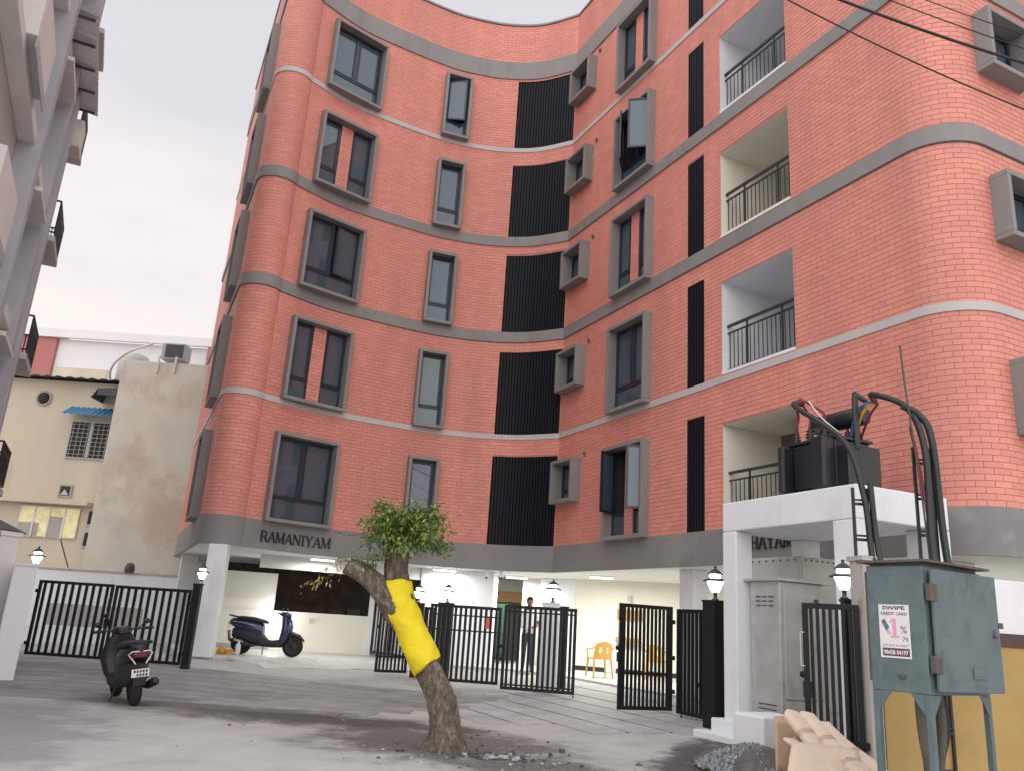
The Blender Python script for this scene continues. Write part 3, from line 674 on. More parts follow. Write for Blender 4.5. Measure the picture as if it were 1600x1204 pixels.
# balconies ----------------------------------------------------------
for k in range(5):
    z0, z1 = fz(k)+.09, fz(k)+2.03
    p, q = Vector((*P(6.59), 0)), Vector((*P(8.57), 0)); u = (q-p).normalized(); n = Vector((u.y, -u.x, 0)); w_ = (q-p).length; zv = V(0, 0, 1)
    Lc = lambda x, d, z: p+u*x+n*d+zv*z
    b = MB(); D = 3.0
    b.edges(Lc(-.06, -D, z0), u*.06, n*(D-.004), zv*(z1-z0)); b.edges(Lc(w_, -D, z0), u*.06, n*(D-.004), zv*(z1-z0))
    b.edges(Lc(-.06, -D, z1), u*(w_+.12), n*(D-.004), zv*.06); b.edges(Lc(.002, -D, z0-.06), u*(w_-.004), n*(D+.02), zv*.06); b.edges(Lc(-.06, -D-.06, z0-.06), u*(w_+.12), n*.06, zv*(z1-z0+.12))
    m = M_CREAM if k in (0, 2) else M_WHITE
    bal = b.build('balcony', m, BL, True)
    if k in (0,): b = MB(); b.edges(Lc(.55, -D, z0), u*1.0, n*.05, zv*1.85); b.build('balcony_door', M_WOOD, bal, True)
    if k == 1:
        b = MB(); b.edges(Lc(.28, -D+.01, z0), u*.55, n*.04, zv*1.6); b.build('balcony_door', M_SILVER, bal, True)
        b = MB(); b.edges(Lc(.22, -D+.01, z0), u*.05, n*.07, zv*1.68); b.edges(Lc(.84, -D+.01, z0), u*.05, n*.07, zv*1.68); b.edges(Lc(.22, -D+.01, z0+1.61), u*.67, n*.06, zv*.05); b.build('door_frame', M_WHITE, bal, True)
    if k == 2: b = MB(); b.edges(Lc(.75, -D+.2, z0), u*.7, n*.4, zv*.55); b.build('storage_box', M_DARKG, bal, True)
    rl = MB(); y = -.16
    rl.edges(Lc(0, y-.02, z0+.98), u*w_, n*.05, zv*.05); rl.edges(Lc(0, y-.01, z0+.84), u*w_, n*.03, zv*.03); rl.edges(Lc(0, y-.01, z0+.06), u*w_, n*.03, zv*.03)
    for x in (.55, 1.5): rl.edges(Lc(x, y-.01, z0), u*.03, n*.03, zv*.98)
    rail = rl.build('railing', M_RAIL, bal, True)
    bm_ = MB().edges((-.0, 0, 0), u*.014, n*.014, zv*.75).mesh('baluster', M_RAIL)
    for i in range(17):
        x = .06+(w_-.12)*i/16; c = Lc(x, y, z0+.09); inst('baluster', bm_, bal, c-BL.location)
b = MB(); n_ = V(RN.x, RN.y, 0); u_ = V(RD.x, RD.y, 0); c = V(*P(7.55), fz(0)+1.12)-n_*1.2; b.edges(c, u_*.5, n_*.62, V(0, 0, .62)); tag(b.build('timber_cupboard', mat('dark_brown_cupboard', (.045, .022, .018, 1), .5, .15, 5), BL, True), 'dark brown wall cupboard in the lowest balcony')

# letters ------------------------------------------------------------
LET = {'R': [((.12, 0), (.12, 1), .15), ((.12, .95), (.5, .95), .07), ((.5, .95), (.66, .85), .1), ((.66, .85), (.66, .62), .13), ((.66, .62), (.5, .5), .1), ((.12, .5), (.5, .5), .07), ((.42, .5), (.78, 0), .15)],
       'A': [((.45, 1), (.08, 0), .07), ((.45, 1), (.80, 0), .16), ((.22, .34), (.68, .34), .07)],
       'M': [((.12, 0), (.12, 1), .07), ((.14, 1), (.5, .08), .15), ((.5, .08), (.86, 1), .07), ((.88, 0), (.88, 1), .16)],
       'N': [((.14, 0), (.14, 1), .07), ((.14, .98), (.76, .02), .16), ((.76, 0), (.76, 1), .07)],
       'I': [((.22, 0), (.22, 1), .16)], 'H': [((.14, 0), (.14, 1), .16), ((.76, 0), (.76, 1), .16), ((.14, .5), (.76, .5), .07)],
       'Y': [((.10, 1), (.43, .48), .15), ((.76, 1), (.43, .48), .08), ((.43, .5), (.43, 0), .15)]}
SER = {'R': [(.12, 0), (.12, 1), (.8, 0)], 'A': [(.08, 0), (.8, 0)], 'M': [(.12, 0), (.1, 1), (.88, 0), (.9, 1)], 'N': [(.14, 0), (.12, 1), (.76, 1)], 'I': [(.22, 0), (.22, 1)], 'H': [(.14, 0), (.14, 1), (.76, 0), (.76, 1)], 'Y': [(.1, 1), (.76, 1), (.43, 0)]}
ADV = {'R': .86, 'A': .90, 'M': 1.04, 'N': .92, 'I': .46, 'H': .92, 'Y': .86}
def sign(text, s0, s1, zb_, h):
    tot = sum(ADV[c] for c in text); sc = (s1-s0)/tot; x = s0
    for ch in text:
        a = Vector((*P(x, .037), 0)); q = Vector((*P(x+ADV[ch]*sc, .037), 0)); u = (q-a).normalized(); n = Vector((u.y, -u.x, 0)); b = MB()
        T = lambda px, py, d: a+u*px*sc+V(0, 0, zb_+py*h)+n*d
        for j, (p0, p1, wd) in enumerate(LET[ch]):
            A_, B_ = T(*p0, 0), T(*p1, 0); t = (B_-A_).normalized(); sd = n.cross(t)*wd*sc*.5
            b.edges(A_-sd, B_-A_, sd*2, n*(.03+.0011*j))
        for (px, py) in SER[ch]:
            A_ = T(px-.15, py-(.03 if py else -.0), 0); b.edges(A_, u*.30*sc, V(0, 0, .05*h), n*(.0385))
        b.build('sign_letter', M_INK, BL, True); x += ADV[ch]*sc
sign('RAMANIYAM', -8.02, -6.12, 2.93, .25)
sign('HAYAM', 7.36, 8.40, 3.0, .24)
b = MB(); c = Vector((*P(8.62, .04), 3.12)); pts_ = [c+u_*x+V(0, 0, z) for x, z in ((0, -.03), (.06, .05), (.14, .02), (.2, -.04), (.28, -.03), (.33, .03), (.28, .07), (.24, .03))]
b.tube(spline(pts_, 4), .022, 6); b.build('sign_ornament', M_INK, BL, True)

# stilt level: pillars, walls ----------------------------------------
def pillar(x, y, sx, sy, m, rz=0, z1=ZSOF):
    b = MB(); b.cbox((x, y, (.30+z1)/2-.001), sx, sy, z1-.30-.004, rz); return b.build('pillar', m, BL, True, bevel=.015)
AL = math.atan2(RD.y, RD.x)
pillar(-6.42, 19.0, .42, .36, M_WHITE, .1); pillar(-9.15, 24.6, .45, .4, M_WHITE, .4)
pillar(4.05, 17.35, .45, .40, M_WHITE, AL); pillar(6.75, 12.4, .5, .5, M_WHITE, AL)
def wall_seg(p, q, z0, z1, m, th=.12, name='stilt_wall', par=BL):
    p, q = V(*p, z0), V(*q, z0); u = (q-p).normalized(); n = V(-u.y, u.x, 0); b = MB(); b.edges(p, q-p, n*th, V(0, 0, z1-z0)); return b.build(name, m, par, True)
ZW = ZSOF-.004
# left bay back wall with an opening onto a ruined brick yard
LW0, LW1 = V(-8.2, 23.2), V(-3.55, 24.4); lu = (LW1-LW0)
def lw(t): q = LW0+lu*t; return (q.x, q.y)
wall_seg(lw(0), lw(.42), .301, 2.35, M_CREAM); wall_seg(lw(.42), lw(.97), .301, 1.35, M_CREAM); wall_seg(lw(.97), lw(1.0), .301, ZW, M_WHITE)
wall_seg(lw(.0), lw(.42), .301, .42, M_PIER, -.012, 'skirting'); 
b = MB(); q0 = V(*lw(.10), 1.33); b.edges(q0, V(lu.x, lu.y, 0)*.26, V(0, -.03, 0), V(0, 0, .035)); b.build('conduit', M_LCRE, BL, True)
b = MB(); q0 = V(*lw(.62), 1.08)+V(.05, -.02, 0); b.edges(q0, V(.13, .03, 0), V(.01, -.04, 0), V(0, 0, .13)); b.build('socket_box', M_LGREY, BL, True)
tag(wall_seg((-9, 27.2), (-2, 28.0), .301, ZW, M_RUIN, .2), 'dark ruined brick wall seen through the parking bay opening')
for i, (x, z, hgt) in enumerate([(-5.2, 1.3, .5), (-4.7, 1.3, .75), (-4.0, 1.3, .62)]):
    b = MB(); b.box(x, x+.4, 26.6, 26.9, .31, z+hgt*.3); b.build('yard_crate', M_DARKG, BL, True)
# beam under the soffit of the left bay
b = MB(); b.edges(V(-6.2, 21.6, 2.42), V(4.2, 1.7, 0), V(-.08, .25, 0), V(0, 0, .33)); b.build('beam', M_SOFFIT, BL, True)
# grille partition beside the opened leaf
p0, p1 = V(-3.45, 24.1, 0), V(-2.3, 22.4, 0)
gp = MB(); gp.bar(p0+V(0, 0, .42), p1+V(0, 0, .42), .05); gp.bar(p0+V(0, 0, 2.3), p1+V(0, 0, 2.3), .05); gp = gp.build('partition_grille', M_BLACK, BL, True)
bm_ = MB().box(-.018, .018, -.018, .018, .42, 2.3).mesh('bar', M_LGREY)
for i in range(11): c = p0+(p1-p0)*(i+.5)/11; inst('bar', bm_, gp, c-BL.location)
# lift core white wall, passage with green board, door
wall_seg((-2.15, 23.15), (-.15, 22.95), .301, ZW, M_WHITE, 1.2)
wall_seg((-.1, 27.0), (1.7, 27.0), .301, ZW, M_CREAM)
b = MB(); b.box(-.05, .85, 26.9, 26.97, .31, 2.05); b.build('passage_door', M_DARKG, BL, True)
b = MB(); b.box(-.1, .95, 26.86, 26.9, 2.06, 2.38); b.build('door_lintel', M_WOOD, BL, True)
b = MB(); b.box(-.35, .30, 24.6, 24.66, .55, 1.95); b.build('notice_board', M_DGREEN, BL, True)
wall_seg((.72, 25.0), (1.25, 25.0), .301, ZW, M_CREAM, .3)
wall_seg((1.22, 24.4), (2.2, 23.9), .301, ZW, M_WHITE, .3)
wall_seg((2.2, 23.85), (5.6, 22.6), .301, ZW, M_CREAM, .15)
wall_seg((2.2, 23.83), (5.6, 22.58), .301, .42, M_SKIRT, -.012, 'skirting')
wall_seg((5.6, 22.6), (12.5, 19.5), .301, ZW, M_CREAM, .15)
wall_seg((8.6, 16.9), (10.6, 15.0), .301, ZW, M_CREAM, .15)
b = MB(); b.edges(V(3.35, 23.37, 1.72), V(.62, -.225, 0), V(-.02, -.05, 0), V(0, 0, .26)); b.build('wall_panel', M_WOOD, BL, True)
b = MB(); b.edges(V(3.33, 23.36, 1.12), V(.60, -.22, 0), V(-.06, -.17, 0), V(0, 0, .12)); b.build('wall_shelf', M_WOOD, BL, True)
b = MB(); b.edges(V(3.05, 23.5, .31), V(.28, -.1, 0), V(-.01, -.03, 0), V(0, 0, 1.75)); b.build('panel_strip', M_WHITE, BL, True)
b = MB(); b.edges(V(3.6, 23.25, 2.2), V(.1, -.035, 0), V(-.03, -.08, 0), V(0, 0, .17)); b.build('speaker_box', M_LGREY, BL, True)
# ceiling tube lights; fixtures beyond the visible strip are inferred
def tube_light(x, y, rz, power, L=.6, z=ZSOF-.06, col=(1, .97, .89)):
    b = MB(); b.cbox((x, y, z+.03), L+.06, .07, .03, rz); t = b.build('tube_light', M_WHITE, BL, True)
    b = MB(); d = V(math.cos(rz), math.sin(rz), 0)*L/2; c = V(x, y, z-.004); b.tube([c-d, c+d], .016, 8); b.build('tube', mat('tube_glow', (1, .97, .9, 1), .4, 0, emit=3.5), t, True)
    l = bpy.data.lights.new('tube_light_glow', 'AREA'); l.shape = 'RECTANGLE'; l.size = L; l.size_y = .06; l.energy = power; l.color = col
    o = bpy.data.objects.new('tube_light_glow', l); C.objects.link(o); o.parent = t; o.location = V(x, y, z-.04)-chain_loc(t); o.rotation_euler = (0, 0, rz)
tube_light(2.6, 21.3, -.36, 75); tube_light(4.6, 19.2, -.36, 60); tube_light(-4.6, 21.6, .3, 24); tube_light(8.3, 14.6, AL, 60); tube_light(.5, 24.2, 0, 40); tube_light(-1.5, 22.7, 0, 20)
# bulkhead lamp above the parked blue scooter
b = MB(); c = V(-6.05, 23.55, 1.18); b.lathe([(0, -.1), (.07, -.08), (.10, 0), (.07, .08), (0, .1)], c, 12); b.build('wall_lamp', M_LAMP, BL, True)
l = bpy.data.lights.new('wall_lamp_glow', 'POINT'); l.energy = 14; l.shadow_soft_size = .1; o = bpy.data.objects.new('wall_lamp_glow', l); C.objects.link(o); o.location = (-6.05, 23.35, 1.18)
# security cameras
for x, y in ((-.35, 22.35), (.05, 22.2)):
    b = MB(); b.lathe([(0, .1), (.05, .1), (.05, .03), (.065, 0), (.05, -.05), (0, -.07)], (x, y, ZSOF-.11), 12); cmr = b.build('security_camera', M_WHITE, BL, True)
    b = MB(); b.lathe([(0, .02), (.03, .01), (.03, -.03), (0, -.04)], (x, y-.03, ZSOF-.19), 10); b.build('camera_lens', M_SBLK, cmr, True)

# ------------------------------------------------------------------ compound: posts, lanterns, gate leaves
def lantern(x, y, z, label, power=6, sc=1.0):
    power *= 2.6
    L_ = empty('gate_lantern', (x, y, z)); tag(L_, label, 'lamp', 'lit lanterns on the gate posts')
    q = lambda pr: [(r*sc, h*sc) for r, h in pr]
    MB().lathe(q([(.0, 0), (.055, 0), (.055, .02), (.028, .03), (.028, .10), (.05, .115), (0, .12)]), n=12).build('stem', M_LCAP, L_)
    MB().lathe(q([(0, .118), (.055, .12), (.085, .17), (.135, .29), (0, .292)]), n=8).build('lamp_glass', M_LAMP, L_)
    MB().lathe(q([(.135, .285), (.195, .285), (.19, .30), (.10, .335), (.085, .335)]), n=16).build('shade_rim', M_LCAP, L_)
    MB().lathe(q([(.085, .335), (.085, .40), (0, .40)]), n=12).build('lamp_collar', M_LAMP, L_)  # plain white collar given emission so it looks bright
    MB().lathe(q([(.12, .395), (.115, .41), (.06, .46), (.02, .48), (.02, .50), (.028, .515), (0, .53)]), n=14).build('cap', M_LCAP, L_)
    l = bpy.data.lights.new('gate_lantern_glow', 'POINT'); l.energy = power; l.color = (.93, .96, 1); l.shadow_soft_size = .08
    o = bpy.data.objects.new('gate_lantern_glow', l); C.objects.link(o); o.parent = L_; o.location = (0, -.02, .21*sc)
    return L_
def gate_post(x, y, z1, wd, m, label, rz=0, dp=None):
    z0 = GH(x, y)-.03; r = empty('gate_post', (x, y, z0), rz); tag(r, label, 'post', 'posts of the compound gates')
    MB().box(-wd/2, wd/2, -(dp or wd)/2, (dp or wd)/2, 0, z1-z0-.03).build('shaft', m, r, bevel=.006)
    MB().box(-wd/2-.012, wd/2+.012, -(dp or wd)/2-.012, (dp or wd)/2+.012, z1-z0-.03, z1-z0).build('cap_plate', m, r, bevel=.004)
    return r
def gate_leaf(p, q, z0, z1, n, label, lower=None, upper=None, hinges=None, rails=(), bw=.057, latch=False, dropbolt=None, wide=None):
    p, q = V(*p, 0), V(*q, 0); d = q-p; L = d.length; rz = math.atan2(d.y, d.x)
    r = empty('gate_leaf', (p.x, p.y, z0), rz); tag(r, label, 'gate', 'black barred gate leaves'); h = z1-z0; e = .06
    f = MB(); f.box(0, L, -.022, .022, h-e, h); f.box(0, L, -.022, .022, 0, e); f.box(0, e, -.022, .022, e, h-e); f.box(L-e, L, -.022, .022, e, h-e)
    f.build('gate_frame', M_BLACK, r, bevel=.004)
    for z in rails: MB().box(e, L-e, -.012, .012, z, z+.03).build('rail', M_BLACK, r)
    bw = min(.057, .50*(L-2*e)/n)
    me = MB().box(-bw/2, bw/2, -.016, .016, e-.002, h-e+.002).mesh('bar', M_BLACK)
    for i in range(n):
        x = e+(L-2*e)*(i+.5)/n; inst('bar', me, r, (x, 0, 0))
    if lower: MB().box(e, L-e, -.019, .019, lower, lower+.04).build('lower_rail', M_BLACK, r)
    for hz in (hinges or []): MB().cbox((hz[0]*L, 0, hz[1]*h), .09, .07, .07).build('hinge', M_BLACK, r, bevel=.006)
    if latch:
        b = MB(); x = latch*L; b.tube([(x-.05, -.04, h*.62), (x-.05, -.04, h*.82)], .01, 6); b.tube([(x-.05, -.04, h*.62), (x, 0, h*.62)], .01, 6); b.tube([(x-.05, -.04, h*.82), (x, 0, h*.82)], .01, 6); b.build('pull_handle', M_CHROME, r)
        MB().lathe([(0, -.02), (.035, -.02), (.035, .02), (0, .02)], (x-.04, 0, h*.57), 14, axis='y').build('lock_disc', M_BLACK, r)
        MB().box(x-.04, x+.06, -.04, .03, h*.44, h*.53).build('lock_box', M_BLACK, r)
    if dropbolt is not None: MB().tube([(dropbolt*L, .03, .18), (dropbolt*L, .03, -.12)], .012, 6).build('drop_bolt', M_BLACK, r)
    return r
# left gate
gate_leaf((-9.70, 17.86), (-8.06, 17.73), .20, 1.70, 10, 'closed black barred gate leaf beside the white wall at far left', hinges=[(0, .15), (0, .85)], latch=.985)
gate_leaf((-8.02, 17.727), (-6.38, 17.60), .20, 1.69, 10, 'closed black barred gate leaf hinged on the post by the left white pillar', lower=None, hinges=[(1, .15), (1, .82)])
gate_post(-9.80, 17.6, 1.86, .07, M_BLACK, 'thin black hinge post against the white wall at far left')
gate_post(-6.16, 17.30, 1.82, .15, M_BLACK, 'slim black gate post with lit lantern in front of the left white pillar')
lantern(-6.12, 17.30, 1.82, 'lit lantern on the slim black post before the left white pillar', 5, .78)
# second opening: opened leaf by the tree, posts
gate_leaf((-2.66, 19.30), (-1.98, 19.62), .20, 1.78, 7, 'opened black gate leaf half hidden behind the leaning tree', lower=.32, hinges=[(0, .62)])
gate_post(-1.80, 19.70, 1.76, .20, M_BLACK, 'black gate post with lantern glowing beside the yellow cloth')
lantern(-1.86, 19.70, 1.76, 'lit lantern right beside the yellow cloth on the tree', 5, .85)
gate_leaf((-1.68, 19.66), (-1.42, 19.56), .22, 1.68, 3, 'narrow black fence panel between the tree and the black post', rails=(1.0,))
gate_post(-1.18, 19.45, 1.80, .36, M_BLACK, 'wide black gate post behind the trunk with lantern before the white core wall', dp=.2)
lantern(-1.16, 19.45, 1.80, 'lit lantern in front of the white lift core wall', 5, .85)
gate_leaf((-1.40, 17.78), (.10, 17.58), .22, 1.74, 13, 'black gate leaf with double top rail directly right of the leaning trunk', rails=(1.30, 1.0), hinges=[(1, .5)])
gate_leaf((.15, 16.93), (1.58, 16.65), .20, 1.80, 13, 'opened black gate leaf standing forward below the grey inner corner', rails=(1.46, .08), dropbolt=.985, hinges=[(0, .35), (0, .5)])
gate_post(1.15, 18.15, 1.92, .36, M_WHITE, 'white and black gate post seen through the forward gate leaf', dp=.25)
gate_post(1.44, 18.10, 1.86, .17, M_BLACK, 'black gate post next to the white one behind the forward leaf')
lantern(1.18, 18.10, 1.92, 'lit lantern in the middle above the forward gate leaf', 5, .95)
# notice on leaf
nt_ = MB().box(-.04, .04, -.01, .01, 0, .22).build('notice_tag', mat('red_notice', (.62, .12, .10, 1), .6, .25, 30)); nt_.location = (-.18, 17.58, 1.30); tag(nt_, 'small red and white notice tied to the gate bars', 'notice')
# right gate
gate_leaf((2.05, 14.12), (3.02, 14.52), .22, 1.90, 12, 'opened black gate leaf with round lock in front of the ochre chairs', lower=.55, latch=.02, hinges=[(1, .85), (1, .5), (1, .18)])
gate_leaf((3.03, 14.14), (3.31, 13.42), .22, 1.86, 6, 'short black gate leaf hinged on the black post by the portal', dropbolt=.1, hinges=[(.85, .3)])
gate_post(3.38, 13.03, 2.0, .28, M_BLACK, 'broad black gate post with lantern left of the white portal', AL)
lantern(3.38, 13.03, 2.0, 'lit lantern on the broad black post left of the white portal', 9, 1.0)
gate_leaf((3.42, 9.42), (3.93, 9.12), .12, 1.90, 7, 'black gate leaf leaning open between silver cabinet and blue cabinet', latch=.05, lower=.35, hinges=[(1, .2)])
gate_post(4.02, 9.62, 1.98, .12, M_BLACK, 'black gate post behind the beige pier')
lantern(3.99, 9.62, 1.98, 'lit lantern half hidden behind the beige pier', .6, .85)

# white compound wall at far left, near
def wallthing(name, p, q, z0, z1, th, m, label, cat='wall', coping=None, bev=.01):
    p, q = V(*p, 0), V(*q, 0); r = empty(name, (p.x, p.y, z0)); tag(r, label, cat); d = q-p; u = d.normalized(); n = V(-u.y, u.x, 0)
    MB().edges((0, 0, 0), d, n*th, V(0, 0, z1-z0)).build('wall_face', m, r, bevel=bev)
    if coping: MB().edges(-u*.02-n*.02+V(0, 0, z1-z0), d+u*.04, n*(th+.04), V(0, 0, coping[0])).build('coping', coping[1], r)
    return r
wallthing('compound_wall', (-9.75, 17.75), (-8.05, 14.66), -.03, 1.88, -.35, M_WHITE, 'white plastered compound wall ending at the left edge', coping=(.04, M_WHITE))
lantern(-9.45, 17.1, 1.90, 'lit lantern on the white wall at far left', 6, .85)
wallthing('compound_wall', (-16, 26.3), (-9.6, 25.6), -.03, 2.12, .2, M_WHITE, 'long white compound wall behind the left gate', coping=(.06, M_PIER))
wallthing('low_wall', (-14.5, 24.2), (-10.0, 24.0), -.03, .55, .25, M_WHITE, 'low white kerb wall seen through the left gate bars')
wallthing('storage_screen', (-13.2, 24.9), (-10.3, 24.7), .0, 1.15, .06, M_PIER, 'low grey brown screen leaning along the white wall behind the left gate')
b = MB(); b.tube([(-13.2, 25.7, 2.2), (-13.6, 25.7, 3.0)], .02, 6); o = b.build('antenna_stick', M_DARKG); tag(o, 'thin leaning stick on top of the far white compound wall', 'stick')
b = MB(); b.lathe([(0, 0), (.14, 0), (.15, .15), (.1, .28), (0, .3)], (-11.35, 25.75, 2.17), 12); tag(b.build('clay_pot', mat('clay', (.16, .10, .08, 1), .9, .2, 8)), 'small brown pot on the far white compound wall', 'pot')

# ------------------------------------------------------------------ transformer portal and cabinets
O = V(3.3, 12.28, 0); U = V(.40, -.9165, 0); W = V(.9165, .40, 0); PZ = .12
PT = empty('transformer_portal', (O.x, O.y, PZ)); tag(PT, 'white concrete portal carrying the black transformer', 'platform')
def ub(b, u0_, u1_, v0, v1, z0, z1): return b.edges(O+U*u0_+W*v0+V(0, 0, z0), U*(u1_-u0_), W*(v1-v0), V(0, 0, z1-z0))
ub(MB(), 0, 2.56, 0, 1.62, 2.97, 3.40).build('platform_slab', M_WHITE, PT, True, bevel=.02)
for (u0_, u1_, v0, v1) in ((0, .30, 0, .30), (2.16, 2.56, 0, .34), (0, .30, 1.32, 1.62), (2.16, 2.56, 1.28, 1.62)):
    ub(MB(), u0_, u1_, v0, v1, PZ, 2.968).build('leg', M_WHITE, PT, True, bevel=.015)
ub(MB(), -.15, .62, -.12, .42, .02, .36).build('step', M_WHITE, PT, True, bevel=.02); ub(MB(), -.30, .85, -.32, -.12, .0, .19).build('step', M_WHITE, PT, True, bevel=.02)
# silver feeder cabinet
SC = empty('feeder_cabinet', O+U*.65+W*.6+V(0, 0, .2)); tag(SC, 'galvanised silver feeder cabinet standing under the white portal', 'cabinet')
ub(MB(), .36, .95, .2, 1.0, .2, 2.26).build('body', M_SILVER, SC, True, bevel=.01)
ub(MB(), .28, 1.03, .12, 1.10, 2.26, 2.30).build('roof_plate', M_SILVER, SC, True, bevel=.006)
d_ = ub(MB(), .952, .975, .26, .94, .72, 2.16).build('door', M_SILVER, SC, True, bevel=.004)
ub(MB(), .976, .995, .80, .86, 1.95, 2.05).build('latch', M_DARKG, d_, True); ub(MB(), .976, .995, .82, .86, 1.35, 1.45).build('latch', M_DARKG, d_, True)
ub(MB(), .952, .972, .26, .94, .26, .69).build('lower_panel', M_SILVER, SC, True, bevel=.004)
for j in range(3):
    for i in range(3): ub(MB(), .48+i*.13, .57+i*.13, .188, .2, 2.04-j*.06, 2.055-j*.06).build('vent_slot', M_DARKG, SC, True)
    ub(MB(), .50, .84, .188, .2, .62-j*.06, .635-j*.06).build('vent_slot', M_DARKG, SC, True)
MB().lathe([(0, -.03), (.03, -.03), (.03, .03), (0, .03)], O+U*.66+W*.19+V(0, 0, .32), 10).build('lock_knob', M_SBLK, SC, True)
# switchgear housing behind it
RM = empty('switchgear_housing', O+U*.2+W*1.5+V(0, 0, .2)); tag(RM, 'large pale grey bolted switchgear housing behind the silver cabinet', 'cabinet')
ub(MB(), -.95, .30, 1.22, 1.95, .2, 2.72).build('body', M_RMU, RM, True, bevel=.01)
ub(MB(), .302, .325, 1.24, 1.93, .5, 2.69).build('end_panel', M_RMU, RM, True, bevel=.004)
ub(MB(), -.95, .26, 1.195, 1.218, .3, 2.69).build('front_panel', M_RMU, RM, True, bevel=.004)
ub(MB(), -.02, .24, 1.15, 1.195, 2.2, 2.55).build('cover_plate', M_RMU, RM, True, bevel=.004)
bm_ = MB().lathe([(0, -.012), (.014, -.012), (.014, .012), (0, .012)], n=6).mesh('bolt', M_DARKG)
for i in range(8): inst('bolt', bm_, RM, O+U*(-.9+i*.16)+W*1.19+V(0, 0, 2.66)-chain_loc(RM))
for i in range(6): inst('bolt', bm_, RM, O+U*.33+W*(1.3+i*.11)+V(0, 0, 2.66)-chain_loc(RM))
# transformer
TR = empty('transformer', O+U*1.4+W*.7+V(0, 0, 3.4)); tag(TR, 'black oil transformer with bushings and conservator on the white portal', 'transformer')
ub(MB(), .98, 1.86, .42, 1.05, 3.44, 4.16).build('tank', M_TRANS, TR, True, bevel=.015)
ub(MB(), .94, 1.90, .38, 1.09, 4.16, 4.20).build('lid', M_TRANS, TR, True, bevel=.006)
for uu in (1.08, 1.68): ub(MB(), uu, uu+.09, .36, 1.1, 3.40, 3.44).build('skid', M_TRANS, TR, True)
ub(MB(), .98, 1.10, .20, .42, 3.46, 4.14).build('radiator', M_TRANS, TR, True, bevel=.03); ub(MB(), 1.62, 1.86, .20, .42, 3.46, 4.18).build('radiator', M_TRANS, TR, True, bevel=.03)
ub(MB(), 1.12, 1.60, .38, .42, 3.52, 4.06).build('side_panel', M_TRANS, TR, True, bevel=.012)
for i in range(7): ub(MB(), 1.86, 2.02, .46+i*.085, .475+i*.085, 3.5, 4.05).build('fin', M_TRANS, TR, True)
ub(MB(), 2.02, 2.06, .44, 1.03, 3.48, 4.06).build('radiator', M_TRANS, TR, True, bevel=.015)
bp = [(.0, 0), (.045, 0), (.05, .03), (.035, .04), (.07, .07), (.035, .085), (.065, .115), (.03, .13), (.055, .16), (.025, .175), (.02, .23), (0, .235)]
for i, (uu, vv) in enumerate([(1.06, .5), (1.33, .5), (1.6, .5)]):
    MB().lathe(bp, O+U*uu+W*vv+V(0, 0, 4.20), 12).build('bushing', M_SBLK, TR, True)
for i, (uu, vv) in enumerate([(1.75, .78), (1.75, .9), (1.75, 1.0)]):
    MB().lathe([(r*.8, z*.7) for r, z in bp], O+U*uu+W*vv+V(0, 0, 4.20), 10).build('bushing', M_SBLK, TR, True)
c0, c1 = O+U*1.12+W*.85+V(0, 0, 4.52), O+U*1.98+W*.85+V(0, 0, 4.52)
b = MB(); b.tube([c0-U*.03, c0, c1, c1+U*.03], [.09, .135, .135, .10], 20); b.build('conservator', M_TRANS, TR, True)
for uu in (1.3, 1.78): ub(MB(), uu, uu+.06, .80, .90, 4.20, 4.42).build('bracket', M_TRANS, TR, True)
b = MB(); pp = O+U*2.05+W*.62; b.tube([pp+V(0, 0, 4.0), pp+V(0, 0, 4.72), pp+V(0, 0, 4.78)-U*.04+W*.04, pp+W*.22+V(0, 0, 4.70)], [.042, .042, .042, .035], 10); b.build('vent_stack', M_CABLE, TR, True)
def cable(name, pts, r, m, label, grp=None, parent=None):
    b = MB(); b.tube(spline(pts, 7), r, 8); o = b.build(name, m, parent, bool(parent))
    if not parent: tag(o, label, 'cable', grp)
    return o
B1 = O+U*1.06+W*.5+V(0, 0, 4.43); B2 = O+U*1.33+W*.5+V(0, 0, 4.43); B3 = O+U*1.6+W*.5+V(0, 0, 4.43)
J = O+U*1.38+W*.30+V(0, 0, 4.74)
cable('lead', [B1, B1+V(.03, -.03, .18), J-U*.12+V(0, 0, .02), J], .018, M_RED, '', parent=TR); cable('lead', [B2, B2+V(0, 0, .15), J], .016, M_RED, '', parent=TR); cable('lead', [B3, B3+V(0, 0, .14), J+U*.08], .016, M_RED, '', parent=TR)
b = MB(); b.lathe([(0, -.07), (.05, -.04), (.06, .02), (.03, .06), (0, .07)], J, 8); b.build('tape_joint', M_RED, TR, True)
cable('lead', [O+U*1.55+W*.28+V(0, 0, 4.72), O+U*1.75+W*.3+V(0, 0, 4.45), O+U*1.95+W*.4+V(0, 0, 4.22)], .010, M_CLEAR, '', parent=TR)
cable('lead', [O+U*1.85+W*.8+V(0, 0, 4.2), O+U*2.1+W*.7+V(0, 0, 4.5), O+U*2.3+W*.72+V(0, 0, 4.62)], .017, M_YELC, '', parent=TR)
cable('lead', [O+U*1.85+W*.9+V(0, 0, 4.2), O+U*2.16+W*.76+V(0, 0, 4.46), O+U*2.32+W*.75+V(0, 0, 4.60)], .017, M_RED, '', parent=TR)
cable('lead', [O+U*1.85+W*.72+V(0, 0, 4.2), O+U*2.06+W*.64+V(0, 0, 4.54), O+U*2.30+W*.70+V(0, 0, 4.64)], .017, M_BLUC, '', parent=TR)
cable('power_cable', [J, V(3.62, 9.95, 4.33), V(3.96, 9.35, 3.78), V(4.06, 9.12, 3.1), V(4.10, 9.05, 2.3), V(4.12, 8.6, 1.2)], .034, M_CABLE, 'thick black cable curving from the transformer down to the blue cabinet', 'thick power cables')
